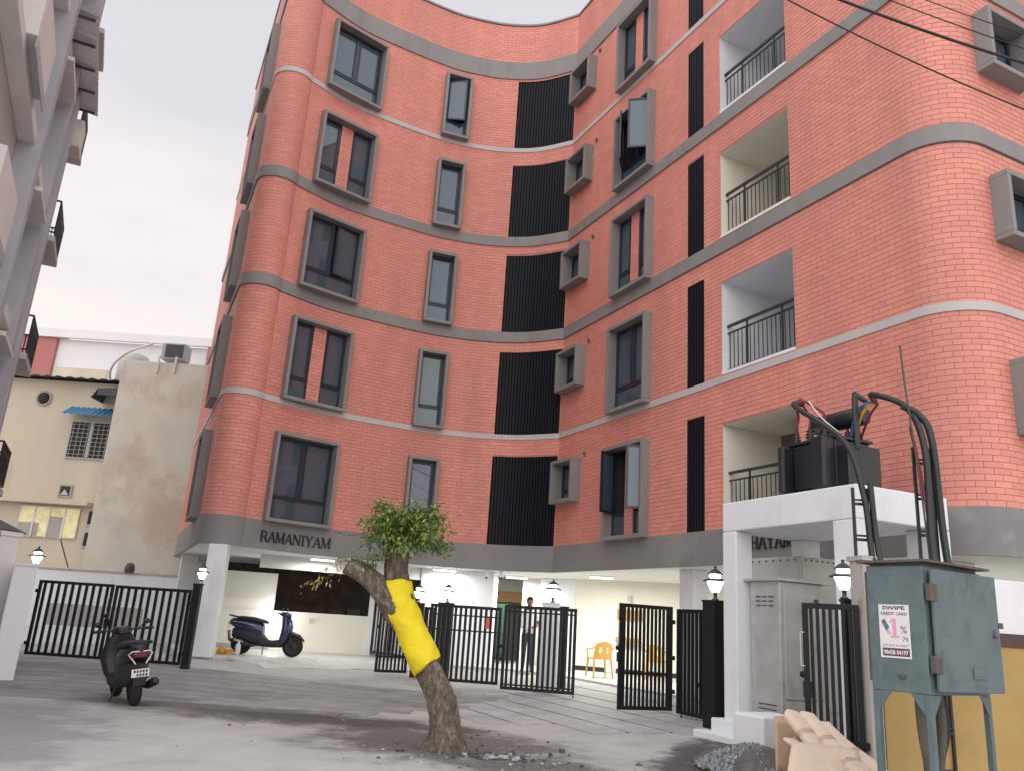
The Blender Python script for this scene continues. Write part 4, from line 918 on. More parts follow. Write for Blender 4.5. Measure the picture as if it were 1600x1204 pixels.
cable('power_cable', [O+U*2.30+W*.72+V(0, 0, 4.63), V(4.52, 9.75, 4.50), V(4.76, 9.4, 4.26), V(4.84, 9.2, 3.7), V(4.79, 9.1, 2.5), V(4.7, 8.6, 1.2)], .038, M_CABLE, 'thick black cable looping over to the right hand cable ladder', 'thick power cables')
cable('power_cable', [V(4.68, 9.35, 4.26), V(4.86, 9.3, 4.14), V(4.96, 9.25, 3.8), V(4.99, 9.2, 2.5), V(4.9, 8.7, 1.3)], .042, M_GCABLE, 'outermost thick dark green cable on the right hand ladder', 'thick power cables')
cable('power_cable', [V(4.74, 9.3, 4.0), V(4.79, 9.2, 3.2), V(4.80, 9.1, 2.4), V(4.7, 8.7, 1.3)], .019, M_RED, 'thin maroon cable at the left of the right hand ladder')
cable('power_cable', [V(4.13, 9.1, 3.25), V(4.17, 9.06, 2.4), V(4.2, 8.6, 1.2)], .034, M_GCABLE, 'dark green cable beside the portal corner going down to the cabinet')
def ladder(x, y, z0, z1, wd, label, nr):
    r = empty('cable_ladder', (x, y, z0)); tag(r, label, 'ladder')
    for sx in (0, wd): MB().box(sx-.012, sx+.012, -.02, .02, 0, z1-z0).build('rail', M_CABLE, r)
    for i in range(nr): z = (z1-z0)*(i+.5)/nr; MB().box(0, wd, -.03, -.005, z, z+.03).build('rung', M_CABLE, r); MB().box(0, wd, -.03, -.005, z+.05, z+.07).build('rung', M_CABLE, r)
ladder(3.96, 9.18, 0, 3.2, .16, 'narrow black cable ladder at the portal corner', 8); ladder(4.75, 9.3, 0, 3.75, .20, 'tall black cable ladder right of the portal', 9)
cable('earth_rod', [V(4.66, 9.25, 4.98), V(4.68, 9.24, 4.5), V(4.76, 9.2, 3.2), V(4.79, 9.15, 2.0)], .011, M_DARKG, 'thin upright spiked rod rising in front of the brick wall')

# blue cabinet
CN = V(3.57, 7.0, 0); CA = V(-.587, .81, 0); CB = V(.84, .543, 0)
BC = empty('electrical_cabinet', CN+CA*.25+CB*.47); tag(BC, 'rusty blue grey electrical cabinet on legs with a pasted poster', 'cabinet')
def cb(b, a0, a1, b0, b1, z0, z1): return b.edges(CN+CA*a0+CB*b0+V(0, 0, z0), CA*(a1-a0), CB*(b1-b0), V(0, 0, z1-z0))
cb(MB(), .0, .50, .0, .94, 1.13, 2.17).build('body', M_BLUE, BC, True, bevel=.008)
rb_ = MB(); q = [CN+CA*a+CB*b_+V(0, 0, z) for a, b_, z in ((-.06, -.05, 2.20), (-.06, 1.0, 2.20), (.56, 1.0, 2.19), (.56, -.05, 2.19))]
rb_.add(q+[p+V(0, 0, .02) for p in q], [(0, 1, 2, 3), (7, 6, 5, 4), (0, 4, 5, 1), (1, 5, 6, 2), (2, 6, 7, 3), (3, 7, 4, 0)]); rb_.build('roof_plate', M_BLUE2, BC, True)
cb(MB(), .02, .48, .03, .91, 2.165, 2.20).build('neck', M_BLUE2, BC, True)
# door slightly ajar, hinged on the near edge
da = math.radians(5); dd = V(CB.x*math.cos(da)+CB.y*math.sin(da), -CB.x*math.sin(da)+CB.y*math.cos(da), 0); dn = V(dd.y, -dd.x, 0)
o_ = CN+CB*.05-CA*.03
b = MB(); b.edges(o_+V(0, 0, 1.16), dd*.88, dn*.03, V(0, 0, .98)); dr_ = b.build('door', M_BLUE, BC, True, bevel=.006)
b = MB(); b.lathe([(0, 0), (.03, 0), (.03, .02), (.015, .03), (.018, .06), (0, .065)], o_+dd*.80+dn*.03+V(0, 0, 1.62), 12); b.build('knob', M_BLUE2, dr_, True)
b = MB(); b.edges(o_+dd*.45+dn*.03+V(0, 0, 1.27), dd*.18, dn*.012, V(0, 0, .09)); b.build('document_pocket', M_BLUE, dr_, True, bevel=.004)
b = MB(); b.edges(o_+dd*.86+dn*.0+V(0, 0, 1.70), dd*.08, dn*.03, V(0, 0, .05)); b.build('hasp', M_BLUE2, dr_, True)
for z in (1.30, 1.88): b = MB(); b.edges(o_-CB*.05-dn*.015+V(0, 0, z), dd*.10, dn*.05, V(0, 0, .14)); b.build('hinge', M_BLUE2, BC, True, bevel=.006)
cb(MB(), .505, .53, .02, .9, 1.2, 2.12).build('rear_door', M_BLUE2, BC, True)
for (a, b_) in ((.0, .0), (.45, .0), (.0, .89), (.45, .89)):
    lg = cb(MB(), a, a+.05, b_, b_+.05, 0, 1.128)
    lg.build('leg', M_BLUE, BC, True, bevel=.004)
for (a, b_, da_, db_) in ((.05, 0, 1, 0), (.45, 0, -1, 0), (0, .05, 0, 1), (0, .89, 0, -1)):
    p = CN+CA*a+CB*b_+V(0, 0, 1.128); d = CA*da_+CB*db_; n = (CB if da_ else CA)*.008
    MB().add([p, p+d*.12, p-V(0, 0, .16), p+n, p+d*.12+n, p-V(0, 0, .16)+n], [(0, 1, 2), (3, 5, 4), (0, 3, 4, 1), (1, 4, 5, 2), (2, 5, 3, 0)]).build('gusset', M_BLUE, BC, True)
cb(MB(), .2, .26, -.02, .0, 1.24, 1.27).build('bolt_tab', M_BLUE2, BC, True)
for i in range(4):
    a, b_ = .22+.05*(i % 2), .22+.14*i
    b = MB(); p = CN+CA*a+CB*b_; b.tube(spline([p+V(0, 0, 1.15), p+V(.02, .02, .8), p+V(.1-.06*i, .05, .4), p+V(.25-.1*i, .1, .02)], 5), .045, 8); b.build('supply_cable', M_CABLE if i % 2 else mat('dusty_cable', (.10, .09, .08, 1), .85, .2, 9), BC, True)
# poster on the left face (normal -CB); u runs from far edge to near edge = -CA
PO = CN+CA*.40-CB*.004; PU = -CA; PN = -CB
MB().edges(PO+V(0, 0, 1.40), PU*.27, PN*.003, V(0, 0, .44)).build('poster', M_PAPER, BC, True)
poster = [o for o in BC.children if o.name.startswith('poster')][0]
def text(s, x, z, size, m, wd=None, d=.0035, bold=0.0):
    cu = bpy.data.curves.new('print', 'FONT'); cu.body = s; cu.size = size; cu.align_x = 'CENTER'; cu.offset = bold; cu.resolution_u = 2
    to = bpy.data.objects.new('print', cu); C.objects.link(to); dg = bpy.context.evaluated_depsgraph_get(); me = bpy.data.meshes.new_from_object(to.evaluated_get(dg)); bpy.data.objects.remove(to)
    xs = [v.co.x for v in me.vertices]; sc = (wd/(max(xs)-min(xs))) if wd else 1; mid = (max(xs)+min(xs))/2
    off = chain_loc(poster)
    for v in me.vertices: v.co = PO+PU*(x+(v.co.x-mid)*sc)+PN*d+V(0, 0, 1.40+z+v.co.y)-off
    me.materials.clear(); me.materials.append(m); o = bpy.data.objects.new('print', me); C.objects.link(o); o.parent = poster; return o
text('SWIPE', .135, .398, .042, M_INK, .20, bold=.0012); text('CREDIT CARD', .135, .352, .034, M_INK, .235, bold=.0008)
b = MB(); pq = PO+PN*.0036+V(0, 0, 1.40)
for q_ in ([(.118, .165), (.15, .165), (.15, .325), (.118, .325)], [(.095, .28), (.118, .298), (.118, .325), (.095, .30)], [(.095, .165), (.175, .165), (.175, .18), (.095, .18)]):
    b.add([pq+PU*x+V(0, 0, z) for x, z in q_], [(0, 1, 2, 3)]); pq = pq+PN*.0004
b.build('print', M_PINK, poster, True); text('%', .215, .205, .085, M_INK, .055); text('79', .225, .135, .055, M_INK, .05); text('GET SPOT PAYMENT', .135, .092, .026, M_INK, .22)
MB().edges(PO+PU*.02+PN*.003+V(0, 0, 1.415), PU*.235, PN*.001, V(0, 0, .065)).build('print', M_PURP, poster, True)
text('98438 04197', .137, .029, .05, M_PAPER, .215, d=.005, bold=.0015)
b = MB(); p = PO+PN*.0045+V(0, 0, 1.40)
for q_, mm in (([(.02, .30), (.05, .32), (.09, .25), (.06, .22)], M_STEELB), ([(.062, .225), (.085, .235), (.10, .20), (.075, .195)], M_PAPER)):
    b = MB(); b.add([p+PU*x+V(0, 0, z) for x, z in q_]+[p+PU*x+V(0, 0, z)-PN*.001 for x, z in q_], [(0, 1, 2, 3), (3, 2, 1, 0), (0, 4, 5, 1), (1, 5, 6, 2), (2, 6, 7, 3), (3, 7, 4, 0)]); b.build('print', mm, poster, True); p = p+PN*.001
# beige pier, ochre wall, white wall at right
wallthing('wall_pier', (3.97, 9.04), (4.12, 9.07), -.03, 2.38, .25, M_PIER, 'beige concrete pier behind the blue cabinet', 'pier', coping=(.05, M_PIER))
YW = wallthing('boundary_wall', (4.14, 9.10), (9.6, 10.6), -.03, 1.56, .2, M_OCHRE, 'ochre yellow boundary wall with maroon top and white upper part', bev=0)
b = MB(); u = V(5.46, 1.5, 0).normalized(); n = V(-u.y, u.x, 0); p = V(4.14, 9.10, 0)
b.edges(p-n*.012+V(0, 0, 1.56), u*5.66, n*.224, V(0, 0, .15)); b.build('maroon_stripe', M_MAROON, YW, True)
b = MB(); b.edges(p+n*.02+V(0, 0, 1.71), u*5.66, n*.16, V(0, 0, .60)); b.build('upper_wall', M_WHITE, YW, True)

# block, gravel, cardboard
BK = ub(MB(), 0, 0, 0, 0, 0, 0); b = MB(); p = V(3.05, 10.95, .02); b.edges(p, U*.55, W*.62, V(0, 0, .56)); o = b.build('concrete_block', M_WHITE, bevel=.03); tag(o, 'rough white concrete block in front of the silver cabinet', 'block')
gr_ = MB(); rg = random.Random(21)
for i in range(2600):
    a = rg.uniform(0, 6.283); r = math.sqrt(rg.random()); x, y = 3.0+.62*r*math.cos(a), 10.05+.62*r*math.sin(a); h = .26*(1-r**1.4)+rg.uniform(-.01, .012); s = rg.uniform(.012, .026)
    v = [V(rg.uniform(-1, 1), rg.uniform(-1, 1), rg.uniform(-1, 1)).normalized()*s*rg.uniform(.7, 1.2) for _ in range(4)]
    c = V(x, y, .05+max(0, h)+s*.3); v = [c+V(s, 0, -s*.5), c+V(-s*.6, s*.8, -s*.5)+v[0]*.3, c+V(-s*.6, -s*.8, -s*.5)+v[1]*.3, c+V(0, 0, s)+v[2]*.5]
    gr_.add(v, [(0, 1, 3), (1, 2, 3), (2, 0, 3), (0, 2, 1)])
tag(gr_.build('gravel_heap', M_GRAVEL), 'small heap of grey gravel at the foot of the white block', 'gravel', kind='stuff')
tag(blob('gravel_base', 3.0, 10.05, .66, .66, M_DIRT, .02, 31, hgt=.22), kind='structure')
def rough_sheet(name, org, ux, vy, label, rolls=0, m=M_CARD, bend=.05, nx=10, ny=6, seed=1):
    rn = random.Random(seed); b = MB(); n = ux.cross(vy).normalized(); top_, bot = [], []
    for j in range(ny+1):
        for i in range(nx+1):
            x, y = i/nx, j/ny; d = bend*(abs(math.sin(x*math.pi*(1+rolls)+y*.5)) if rolls else math.sin(x*2+y))+rn.uniform(-.0015, .0015)
            p = org+ux*(x+rn.uniform(-.003, .003))+vy*(y+(rn.uniform(-.03, .03) if j in (0, ny) else 0))+n*d; top_.append(p+n*.006); bot.append(p-n*.006)
    f = [(j*(nx+1)+i, j*(nx+1)+i+1, (j+1)*(nx+1)+i+1, (j+1)*(nx+1)+i) for j in range(ny) for i in range(nx)]; k = len(top_)
    b.add(top_+bot, f+[tuple(k+q for q in g_[::-1]) for g_ in f], True)
    rim = [i for i in range(nx+1)]+[(j+1)*(nx+1)+nx for j in range(ny)]+[ny*(nx+1)+i for i in range(nx-1, -1, -1)]+[j*(nx+1) for j in range(ny-1, 0, -1)]
    for a, c in zip(rim, rim[1:]+rim[:1]): b.f.append((a, a+k, c+k, c)); b.sm.append(False); b.mi.append(0)
    o = b.build(name, m); tag(o, label, 'cardboard', 'flattened cardboard cartons'); return o
rough_sheet('cardboard_sheet', V(2.66, 7.95, .14), V(.66, .06, -.06), V(.22, .36, .44), 'flat plain cardboard sheet leaning at the front of the carton pile', bend=.010, seed=2)
def folded_carton(top_, bot, wd, ht, label, seed, tapes=(.45,)):
    rn = random.Random(seed); top_, bot = Vector(top_), Vector(bot); ax = bot-top_; u = ax.normalized(); sd = u.cross(V(0, 0, 1)).normalized(); upn = sd.cross(u); n = 20; m = 9
    r = empty('folded_carton', bot); tag(r, label, 'cardboard', 'flattened cardboard cartons')
    def ring(t, k, grow=0):
        c = top_+ax*t+upn*.012*math.sin(t*7+seed); w_ = wd*(1+.10*math.sin(t*5+seed*2))*k; h = ht*(1+.16*math.sin(t*6+seed))*k; out = []
        for q in range(n):
            a = 2*math.pi*q/n; p = 2.7; cx, sx = math.cos(a), math.sin(a)
            out.append(c+sd*((w_+grow)*abs(cx)**(2/p)*(1 if cx > 0 else -1))+upn*((h+grow)*abs(sx)**(2/p)*(1 if sx > 0 else -1))+u*(.02*math.sin(a*3+seed) if t in (0, 1) else 0))
        return out
    b = MB(); b.loft([ring(i/m, 1) for i in range(m+1)], caps=False); inn = MB(); inn.loft([ring(1-i/m, .95) for i in range(m+1)], caps=False)
    b.add(inn.v, inn.f, True); o0 = ring(1, 1); i0 = ring(1, .95); b.add(o0+i0, [(q, (q+1) % n, n+(q+1) % n, n+q) for q in range(n)]); o0 = ring(0, 1); i0 = ring(0, .95); b.add(o0+i0, [(n+q, n+(q+1) % n, (q+1) % n, q) for q in range(n)])
    b.build('sleeve', M_CARD, r, True)
    for t in tapes:
        tb = MB(); tb.loft([ring(t, 1, .003), ring(t+.05, 1, .003)], caps=False); tb.build('tape_band', M_CARDD, r, True)
folded_carton((3.02, 8.75, .76), (3.32, 8.02, .22), .10, .045, 'leftmost folded carton of the pile, just behind the flat sheet', 1, (.25, .6))
folded_carton((3.18, 8.78, .74), (3.56, 8.05, .22), .115, .06, 'middle folded carton of the pile with brown tape bands', 2, (.3, .62))
folded_carton((3.36, 8.80, .68), (3.79, 8.10, .20), .105, .055, 'folded carton nearest the legs of the blue cabinet', 3, (.4,))
folded_carton((3.00, 8.62, .56), (3.68, 7.86, .06), .15, .035, 'wide flattened carton lying lowest in the pile', 4, (.5,))
rough_sheet('cardboard_sheet', V(2.88, 8.80, .22), V(.36, .14, .02), V(.03, .12, .50), 'brown cardboard piece sticking up at the back of the pile', m=M_CARDD, bend=.01, seed=5)

# ------------------------------------------------------------------ leaning tree with yellow cloth
TRE = empty('street_tree', (-.52, 10.26, 0)); tag(TRE, 'leaning pollarded tree with a tuft of green leaves', 'tree')
main = [(-.50, 10.26, -.05), (-.52, 10.26, .25), (-.62, 10.26, .6), (-.84, 10.26, 1.0), (-1.08, 10.26, 1.45), (-1.24, 10.27, 1.85), (-1.28, 10.28, 2.15), (-1.24, 10.3, 2.42)]
rad = [.26, .185, .165, .152, .15, .148, .14, .125]
mp_ = spline(main, 9); mr_ = []
for i in range(len(mp_)): t = i/9; k = min(int(t), len(rad)-2); mr_.append(rad[k]+(rad[k+1]-rad[k])*(t-k))
def bark_tube(b, pts, rr, n=36, seed=1, amp=.11):
    rn = random.Random(seed); prev = None; rings = []; ph = [rn.uniform(0, 6.28) for _ in range(4)]
    for i, p in enumerate(pts):
        t = (pts[min(i+1, len(pts)-1)]-pts[max(i-1, 0)]).normalized(); a = t.orthogonal().normalized() if prev is None else (prev-t*prev.dot(t)).normalized(); prev = a; c = t.cross(a); ring = []
        for k in range(n):
            th = 2*math.pi*k/n; rr_ = rr[i]*(1+amp*(.5*math.sin(3*th+ph[0]+i*.25)+.35*math.sin(5*th+ph[1]-i*.4)+.35*rn.uniform(-1, 1)+.25*math.sin(9*th+ph[3]+i*.3)))
            if i < 8: rr_ *= 1+.30*max(0, math.sin(4*th+ph[2]))*((8-i)/8)**1.6
            ring.append(p+(a*math.cos(th)+c*math.sin(th))*rr_)
        rings.append(ring)
    b.loft(rings); return b
bark_tube(MB(), mp_, mr_).build('trunk', M_BARK, TRE, True)
br = spline([(-1.14, 10.26, 1.45), (-1.42, 10.2, 1.75), (-1.66, 10.14, 1.93), (-1.86, 10.10, 2.02)], 4)
bark_tube(MB(), br, [.15-.004*i for i in range(len(br))], 14, 4, .12).build('stub_branch', M_BARK, TRE, True)
b = MB(); d = (br[-1]-br[-2]).normalized(); b.tube([br[-1]-d*.01, br[-1]+d*.006], .085, 14, smooth=False); b.build('cut_end', M_CUT, TRE, True)
# roots and twigs
tw = MB(); rn = random.Random(8); tips = []
for i in range(58):
    a = rn.uniform(0, 6.28); el = rn.uniform(-.2, .95); L = rn.uniform(.24, .68)*(1.18 if el < .4 else .85); d = V(math.cos(a)*math.cos(el), math.sin(a)*math.cos(el)*.9, math.sin(el)); p = V(-1.25, 10.3, 2.44)+V(rn.uniform(-.08, .08), rn.uniform(-.08, .08), rn.uniform(-.12, .06)); q = p+d*L+V(rn.uniform(-.05, .05), 0, -.06*math.cos(el))
    tw.tube([p, (p+q)/2+V(0, 0, .05), q], [.015, .010, .005], 5); tips += [(q, L), (p+(q-p)*.62+V(0, 0, .04), L), (p+(q-p)*.85+V(0, 0, .02), L)]
tw.build('twig', M_BARK, TRE, True)
def leaves(b, cen, n, spread, size, rn, droop=.3):
    for _ in range(n):
        c = cen+V(rn.gauss(0, spread), rn.gauss(0, spread), rn.gauss(0, spread*.8)); yaw = rn.uniform(0, 6.28); pit = rn.uniform(-.9, .5)-droop; l = size*rn.uniform(.45, 1.35); wd = l*rn.uniform(.34, .5)
        d = V(math.cos(yaw)*math.cos(pit), math.sin(yaw)*math.cos(pit), math.sin(pit)); s = d.cross(V(rn.uniform(-.4, .4), rn.uniform(-.4, .4), 1)).normalized()*wd/2; n_ = s.cross(d).normalized()*wd*.16
        b.add([c, c+d*l*.45+s+n_, c+d*l, c+d*l*.45-s+n_, c+d*l*.5], [(0, 1, 4), (4, 1, 2), (0, 4, 3), (4, 2, 3)])
cr_ = MB()
for t, L in tips:
    if rn.random() < .12: continue
    leaves(cr_, t, rn.randint(22, 50), rn.uniform(.04, .08), .074, rn)
leaves(cr_, V(-1.26, 10.2, 2.58), 420, .17, .075, rn)
tag(cr_.build('crown', M_LEAF, TRE, True), kind=None)
sp_ = MB()
for c, n in ((V(-1.52, 10.1, 2.12), 120), (V(-1.64, 10.08, 2.08), 80), (V(-1.86, 10.1, 2.10), 60), (V(-1.38, 10.12, 2.25), 110), (V(-1.42, 10.12, 2.42), 90)): leaves(sp_, c, n, .06, .062, rn)
sp_.build('shoot_leaves', M_LEAF, TRE, True)
sy = MB()
for i in range(9): c = V(-1.88-.05*i+rn.uniform(-.03, .03), 10.06, 2.06-.04*i+rn.uniform(-.05, .05)); leaves(sy, c, 12, .04, .05, rn, .6)
sy.build('dry_shoot_leaves', M_LEAFY, TRE, True)
b = MB(); b.tube(spline([V(-1.5, 10.16, 2.5), V(-1.8, 10.1, 2.38), V(-2.05, 10.05, 2.40)], 5), .006, 5); b.tube(spline([V(-1.3, 10.1, 2.3), V(-1.36, 10.08, 2.1), V(-1.35, 10.08, 1.95)], 4), .006, 5); b.build('bare_twig', M_BARK, TRE, True)
# cloth
ct = [p for p in mp_]; lo, hi = .92, 1.93; cl = [(p, r) for p, r in zip(mp_, mr_) if lo-.02 <= p.z <= hi+.1]
pts_ = spline([(-.78, 10.26, .90), (-.93, 10.26, 1.15), (-1.08, 10.26, 1.42), (-1.19, 10.26, 1.62), (-1.24, 10.26, 1.86)], 6); rr = [.186+.006*math.sin(q_*.5) for q_ in range(22)]+[.180, .174, .170]
rn2 = random.Random(3); b = MB(); rings = []; prev = None; n = 40
for i, p in enumerate(pts_):
    t = (pts_[min(i+1, len(pts_)-1)]-pts_[max(i-1, 0)]).normalized(); a = V(0, -1, 0); a = (a-t*a.dot(t)).normalized(); c = t.cross(a); ring = []
    for k in range(n):
        th = 2*math.pi*k/n; q = rr[i]*(1+.030*math.sin(th*3+i*.75)+.022*math.sin(th*6-i*1.1)+.020*math.sin(th*10+i*1.9)+.007*rn2.uniform(-1, 1))
        e_ = t*(.045*math.sin(th+.6)+.008*math.sin(5*th)) if i == 0 else (t*(.03*math.sin(th+2)+.006*math.sin(th*5)) if i == len(pts_)-1 else V(0, 0, 0))
        ring.append(p+(a*math.cos(th)+c*math.sin(th))*q+e_)
    rings.append(ring)
b.loft(rings, caps=False); cl_ = b.build('yellow_cloth', M_YEL); cl_.modifiers.new('solid', 'SOLIDIFY').thickness = .006
tag(cl_, 'bright yellow cloth wrapped round the leaning tree trunk', 'cloth')
# litter round the tree
lt = random.Random(17); b = MB()
for i in range(150):
    a = lt.uniform(0, 6.28); r = abs(lt.gauss(0, .6)); x, y = (.0+r*math.cos(a)*1.2, 10.05+r*math.sin(a)*.55) if i < 90 else (lt.uniform(-3.5, 1.0), lt.uniform(9.2, 12.6)); sz = lt.uniform(.012, .05) if i < 90 else lt.uniform(.008, .028)
    z = GH(x, y)-.004; q = [V(x+sz*math.cos(k*1.57+a)*lt.uniform(.5, 1.1), y+sz*math.sin(k*1.57+a)*lt.uniform(.5, 1.1), z) for k in range(4)]; tp = [p+V(lt.uniform(-.3, .3)*sz, lt.uniform(-.3, .3)*sz, sz*lt.uniform(.3, .9)) for p in q]
    b.add(q+tp, [(3, 2, 1, 0), (4, 5, 6, 7), (0, 1, 5, 4), (1, 2, 6, 5), (2, 3, 7, 6), (3, 0, 4, 7)], mi=i % 4)
tag(b.build('rubble_litter', [M_DIRT, M_PIER, M_GRAVEL, M_BARK]), 'bits of rubble and litter scattered round the tree base', 'litter', kind='stuff')

# ------------------------------------------------------------------ scooters
def ring_yz(x, cz, hy, hz, n=14, p=2.6, tilt=0):
    out = []
    for k in range(n):
        a = 2*math.pi*k/n; c, s = math.cos(a), math.sin(a); y = hy*abs(c)**(2/p)*(1 if c > 0 else -1); z = hz*abs(s)**(2/p)*(1 if s > 0 else -1); out.append(V(x+tilt*z, y, cz+z))
    return out
def scooter(loc, rz, label, body, accent, steer=0.0, lean=0.0):
    r = empty('scooter', loc, rz); tag(r, label, 'scooter'); r.rotation_euler = (lean, 0, rz)
    def wheel(x, nm):
        w_ = MB().lathe([(.17, -.05), (.215, -.055), (.245, -.035), (.252, 0), (.245, .035), (.215, .055), (.17, .05)], (x, 0, .252), 28, axis='y').build(nm, M_TYRE, r)
        MB().lathe([(0, -.03), (.06, -.04), (.08, -.02), (.165, -.03), (.175, -.045), (.175, .045), (.165, .03), (.08, .02), (.06, .04), (0, .03)], (x, 0, .252), 20, axis='y').build('rim', M_SMATTE, w_)
    wheel(.62, 'front_wheel'); wheel(-.62, 'rear_wheel')
    MB().loft([ring_yz(x, z, hy, hz) for x, z, hy, hz in ((-.95, .76, .05, .04), (-.88, .74, .12, .10), (-.70, .70, .165, .13), (-.45, .66, .185, .15), (-.22, .60, .175, .17), (-.12, .55, .15, .17))]).build('tail_body', body, r)
    MB().loft([ring_yz(x, z, hy, hz) for x, z, hy, hz in ((-.86, .50, .08, .10), (-.7, .47, .15, .18), (-.4, .43, .17, .20), (-.15, .38, .16, .15), (-.02, .33, .15, .08))]).build('engine_cover', M_SMATTE, r)
    MB().loft([ring_yz(x, z, hy, hz, p=4) for x, z, hy, hz in ((-.18, .31, .16, .10), (.1, .28, .18, .08), (.36, .31, .17, .10))]).build('footboard', M_SMATTE, r)
    MB().loft([[V(x-.0, y, z) for y, z in [(math.cos(a)*hy, 0) for a in [0]]] or [] for x, z, hy in ()] or [ring_yz(.40, .34, .15, .06, p=3), ring_yz(.40, .44, .20, .05, p=3), ring_yz(.43, .58, .22, .05, p=3), ring_yz(.44, .74, .21, .05, p=3), ring_yz(.42, .90, .15, .05, p=3)]) if False else None
    ap = []
    for x, z, hy, hx in ((.33, .28, .16, .08), (.37, .40, .21, .10), (.41, .56, .24, .11), (.42, .70, .23, .11), (.39, .84, .18, .10), (.35, .95, .11, .07)):
        ap.append([V(x+math.cos(a)*hx+.05*(1-abs(math.sin(a)))*(1 if math.cos(a) > 0 else 0), math.sin(a)*hy, z) for a in [2*math.pi*k/16 for k in range(16)]])
    MB().loft(ap).build('front_apron', body, r)
    MB().loft([ring_yz(x, z, hy, hz, 12) for x, z, hy, hz in ((.36, .44, .06, .05), (.46, .52, .085, .06), (.60, .545, .09, .05), (.76, .49, .08, .045), (.88, .39, .05, .035))]).build('front_fender', M_SBLK, r)
    MB().tube([(.60, .07, .26), (.50, .06, .58), (.44, 0, .80)], .022, 8).tube([(.60, -.07, .26), (.50, -.06, .58), (.44, 0, .80)], .022, 8).build('fork', M_SMATTE, r)
    cw = MB().loft([ring_yz(x, z, hy, hz, 12) for x, z, hy, hz in ((.22, .98, .06, .03), (.30, .99, .12, .06), (.40, .98, .13, .075), (.50, .96, .08, .06))]).build('handlebar_cowl', body, r)
    MB().lathe([(0, 0), (.06, .0), (.065, .02), (.03, .04), (0, .045)], (.47, 0, .96), 12, axis='x').build('headlight', M_CHROME, cw)
    hb = MB().tube([(.24, -.36, 1.0), (.30, -.16, 1.0), (.32, 0, .99), (.30, .16, 1.0), (.24, .36, 1.0)], .014, 8).build('handlebar', M_SMATTE, r)
    for s in (-1, 1):
        MB().tube([(.235, s*.37, 1.0), (.27, s*.25, 1.0)], .021, 8).build('grip', M_TYRE, hb)
        MB().tube([(.30, s*.20, 1.0), (.33, s*.25, 1.06), (.33, s*.28, 1.09)], .007, 6).build('mirror_stem', M_SMATTE, r)
        MB().lathe([(0, -.012), (.042, -.01), (.044, .005), (0, .015)], (.33, s*.30, 1.10), 12, axis='x').build('mirror', M_SBLK, r)
    MB().loft([ring_yz(x, z, hy, hz, 14, 3.2) for x, z, hy, hz in ((-.78, .845, .10, .02), (-.70, .85, .14, .045), (-.4, .83, .16, .055), (-.15, .79, .15, .05), (-.04, .77, .10, .03))]).build('seat', M_SMATTE, r)
    MB().tube(spline([(-.62, .15, .84), (-.90, .13, .88), (-.99, 0, .90), (-.90, -.13, .88), (-.62, -.15, .84)], 4), .016, 6).build('grab_rail', M_SMATTE, r)
    tl = MB().loft([ring_yz(x, z, hy, hz, 12, 3) for x, z, hy, hz in ((-.86, .72, .12, .05), (-.97, .72, .095, .045), (-.985, .72, .06, .03))]).build('tail_light', M_SRED, r)
    for s in (-1, 1):
        b = MB(); b.tube([(-.99, s*.02, .765), (-.98, s*.10, .77), (-.93, s*.14, .73), (-.95, s*.10, .67), (-.97, s*.06, .60)], .008, 5); b.build('trim_line', M_PLATE, tl)
    MB().edges((-.93, -.07, .30), (0, .14, 0), (-.04, 0, .24), (.03, 0, .005)).build('rear_mudguard', M_SMATTE, r)
    pl = MB().edges((-.945, -.10, .42), (0, .20, 0), (-.02, 0, .11), (-.006, 0, 0)).build('number_plate', M_PLATE, r)
    for j in range(2):
        for i in range(5 if j else 4): MB().edges((-.952-.01*(1 if j else 0)-.004, -.08+i*.034, .432+j*.05), (0, .02, 0), (-.006, 0, .033), (-.002, 0, 0)).build('plate_digit', M_INK, pl)
    ex = MB().tube([(-.15, -.13, .24), (-.35, -.17, .22), (-.45, -.19, .24), (-.80, -.20, .32), (-.86, -.20, .335)], [.02, .03, .055, .06, .03], 12).build('exhaust', M_SMATTE, r)
    MB().edges((-.75, -.265, .32), (.22, 0, -.04), (0, .012, 0), (0, 0, .05)).build('heat_shield', M_CHROME, ex)
    MB().tube([(-.1, .10, .26), (-.14, .22, .012)], .012, 6).build('side_stand', M_SMATTE, r)
    if accent:
        for s in (-1, 1): MB().tube(spline([V(-.86, s*.125, .76), V(-.6, s*.182, .74), V(-.3, s*.187, .68)], 4), .012, 6).build('side_stripe', accent, r)
    return r
scooter((-5.42, 12.95, 0), math.radians(125), 'black scooter with white number plate parked on the road before the left gate', M_SBLK, None, lean=math.radians(-8)).scale = (1.0, 1.15, 1.0)
scooter((-5.55, 20.9, .302), math.radians(3), 'blue scooter parked side on in the lit stilt bay', M_SBLUE, M_CHROME)
b = MB(); b.lathe([(0, 0), (.10, 0), (.12, .05), (.09, .13), (0, .15)], (-6.5, 20.5, .302), 12); b.cbox((-6.32, 20.55, .36), .16, .1, .12, .3); tag(b.build('helmet_bag', mat('orange_bag', (.62, .30, .03, 1), .6, .2, 12)), 'orange bag on the floor beside the left white pillar', 'bag')
b = MB(); b.lathe([(0, 0), (.06, 0), (.065, .05), (.065, .22), (.03, .27), (.02, .32), (0, .33)], (-6.12, 20.5, .302), 12); tag(b.build('water_bottle', mat('pale_plastic', (.62, .64, .66, 1), .25, .05, 10)), 'pale water bottle on the floor near the blue scooter', 'bottle')

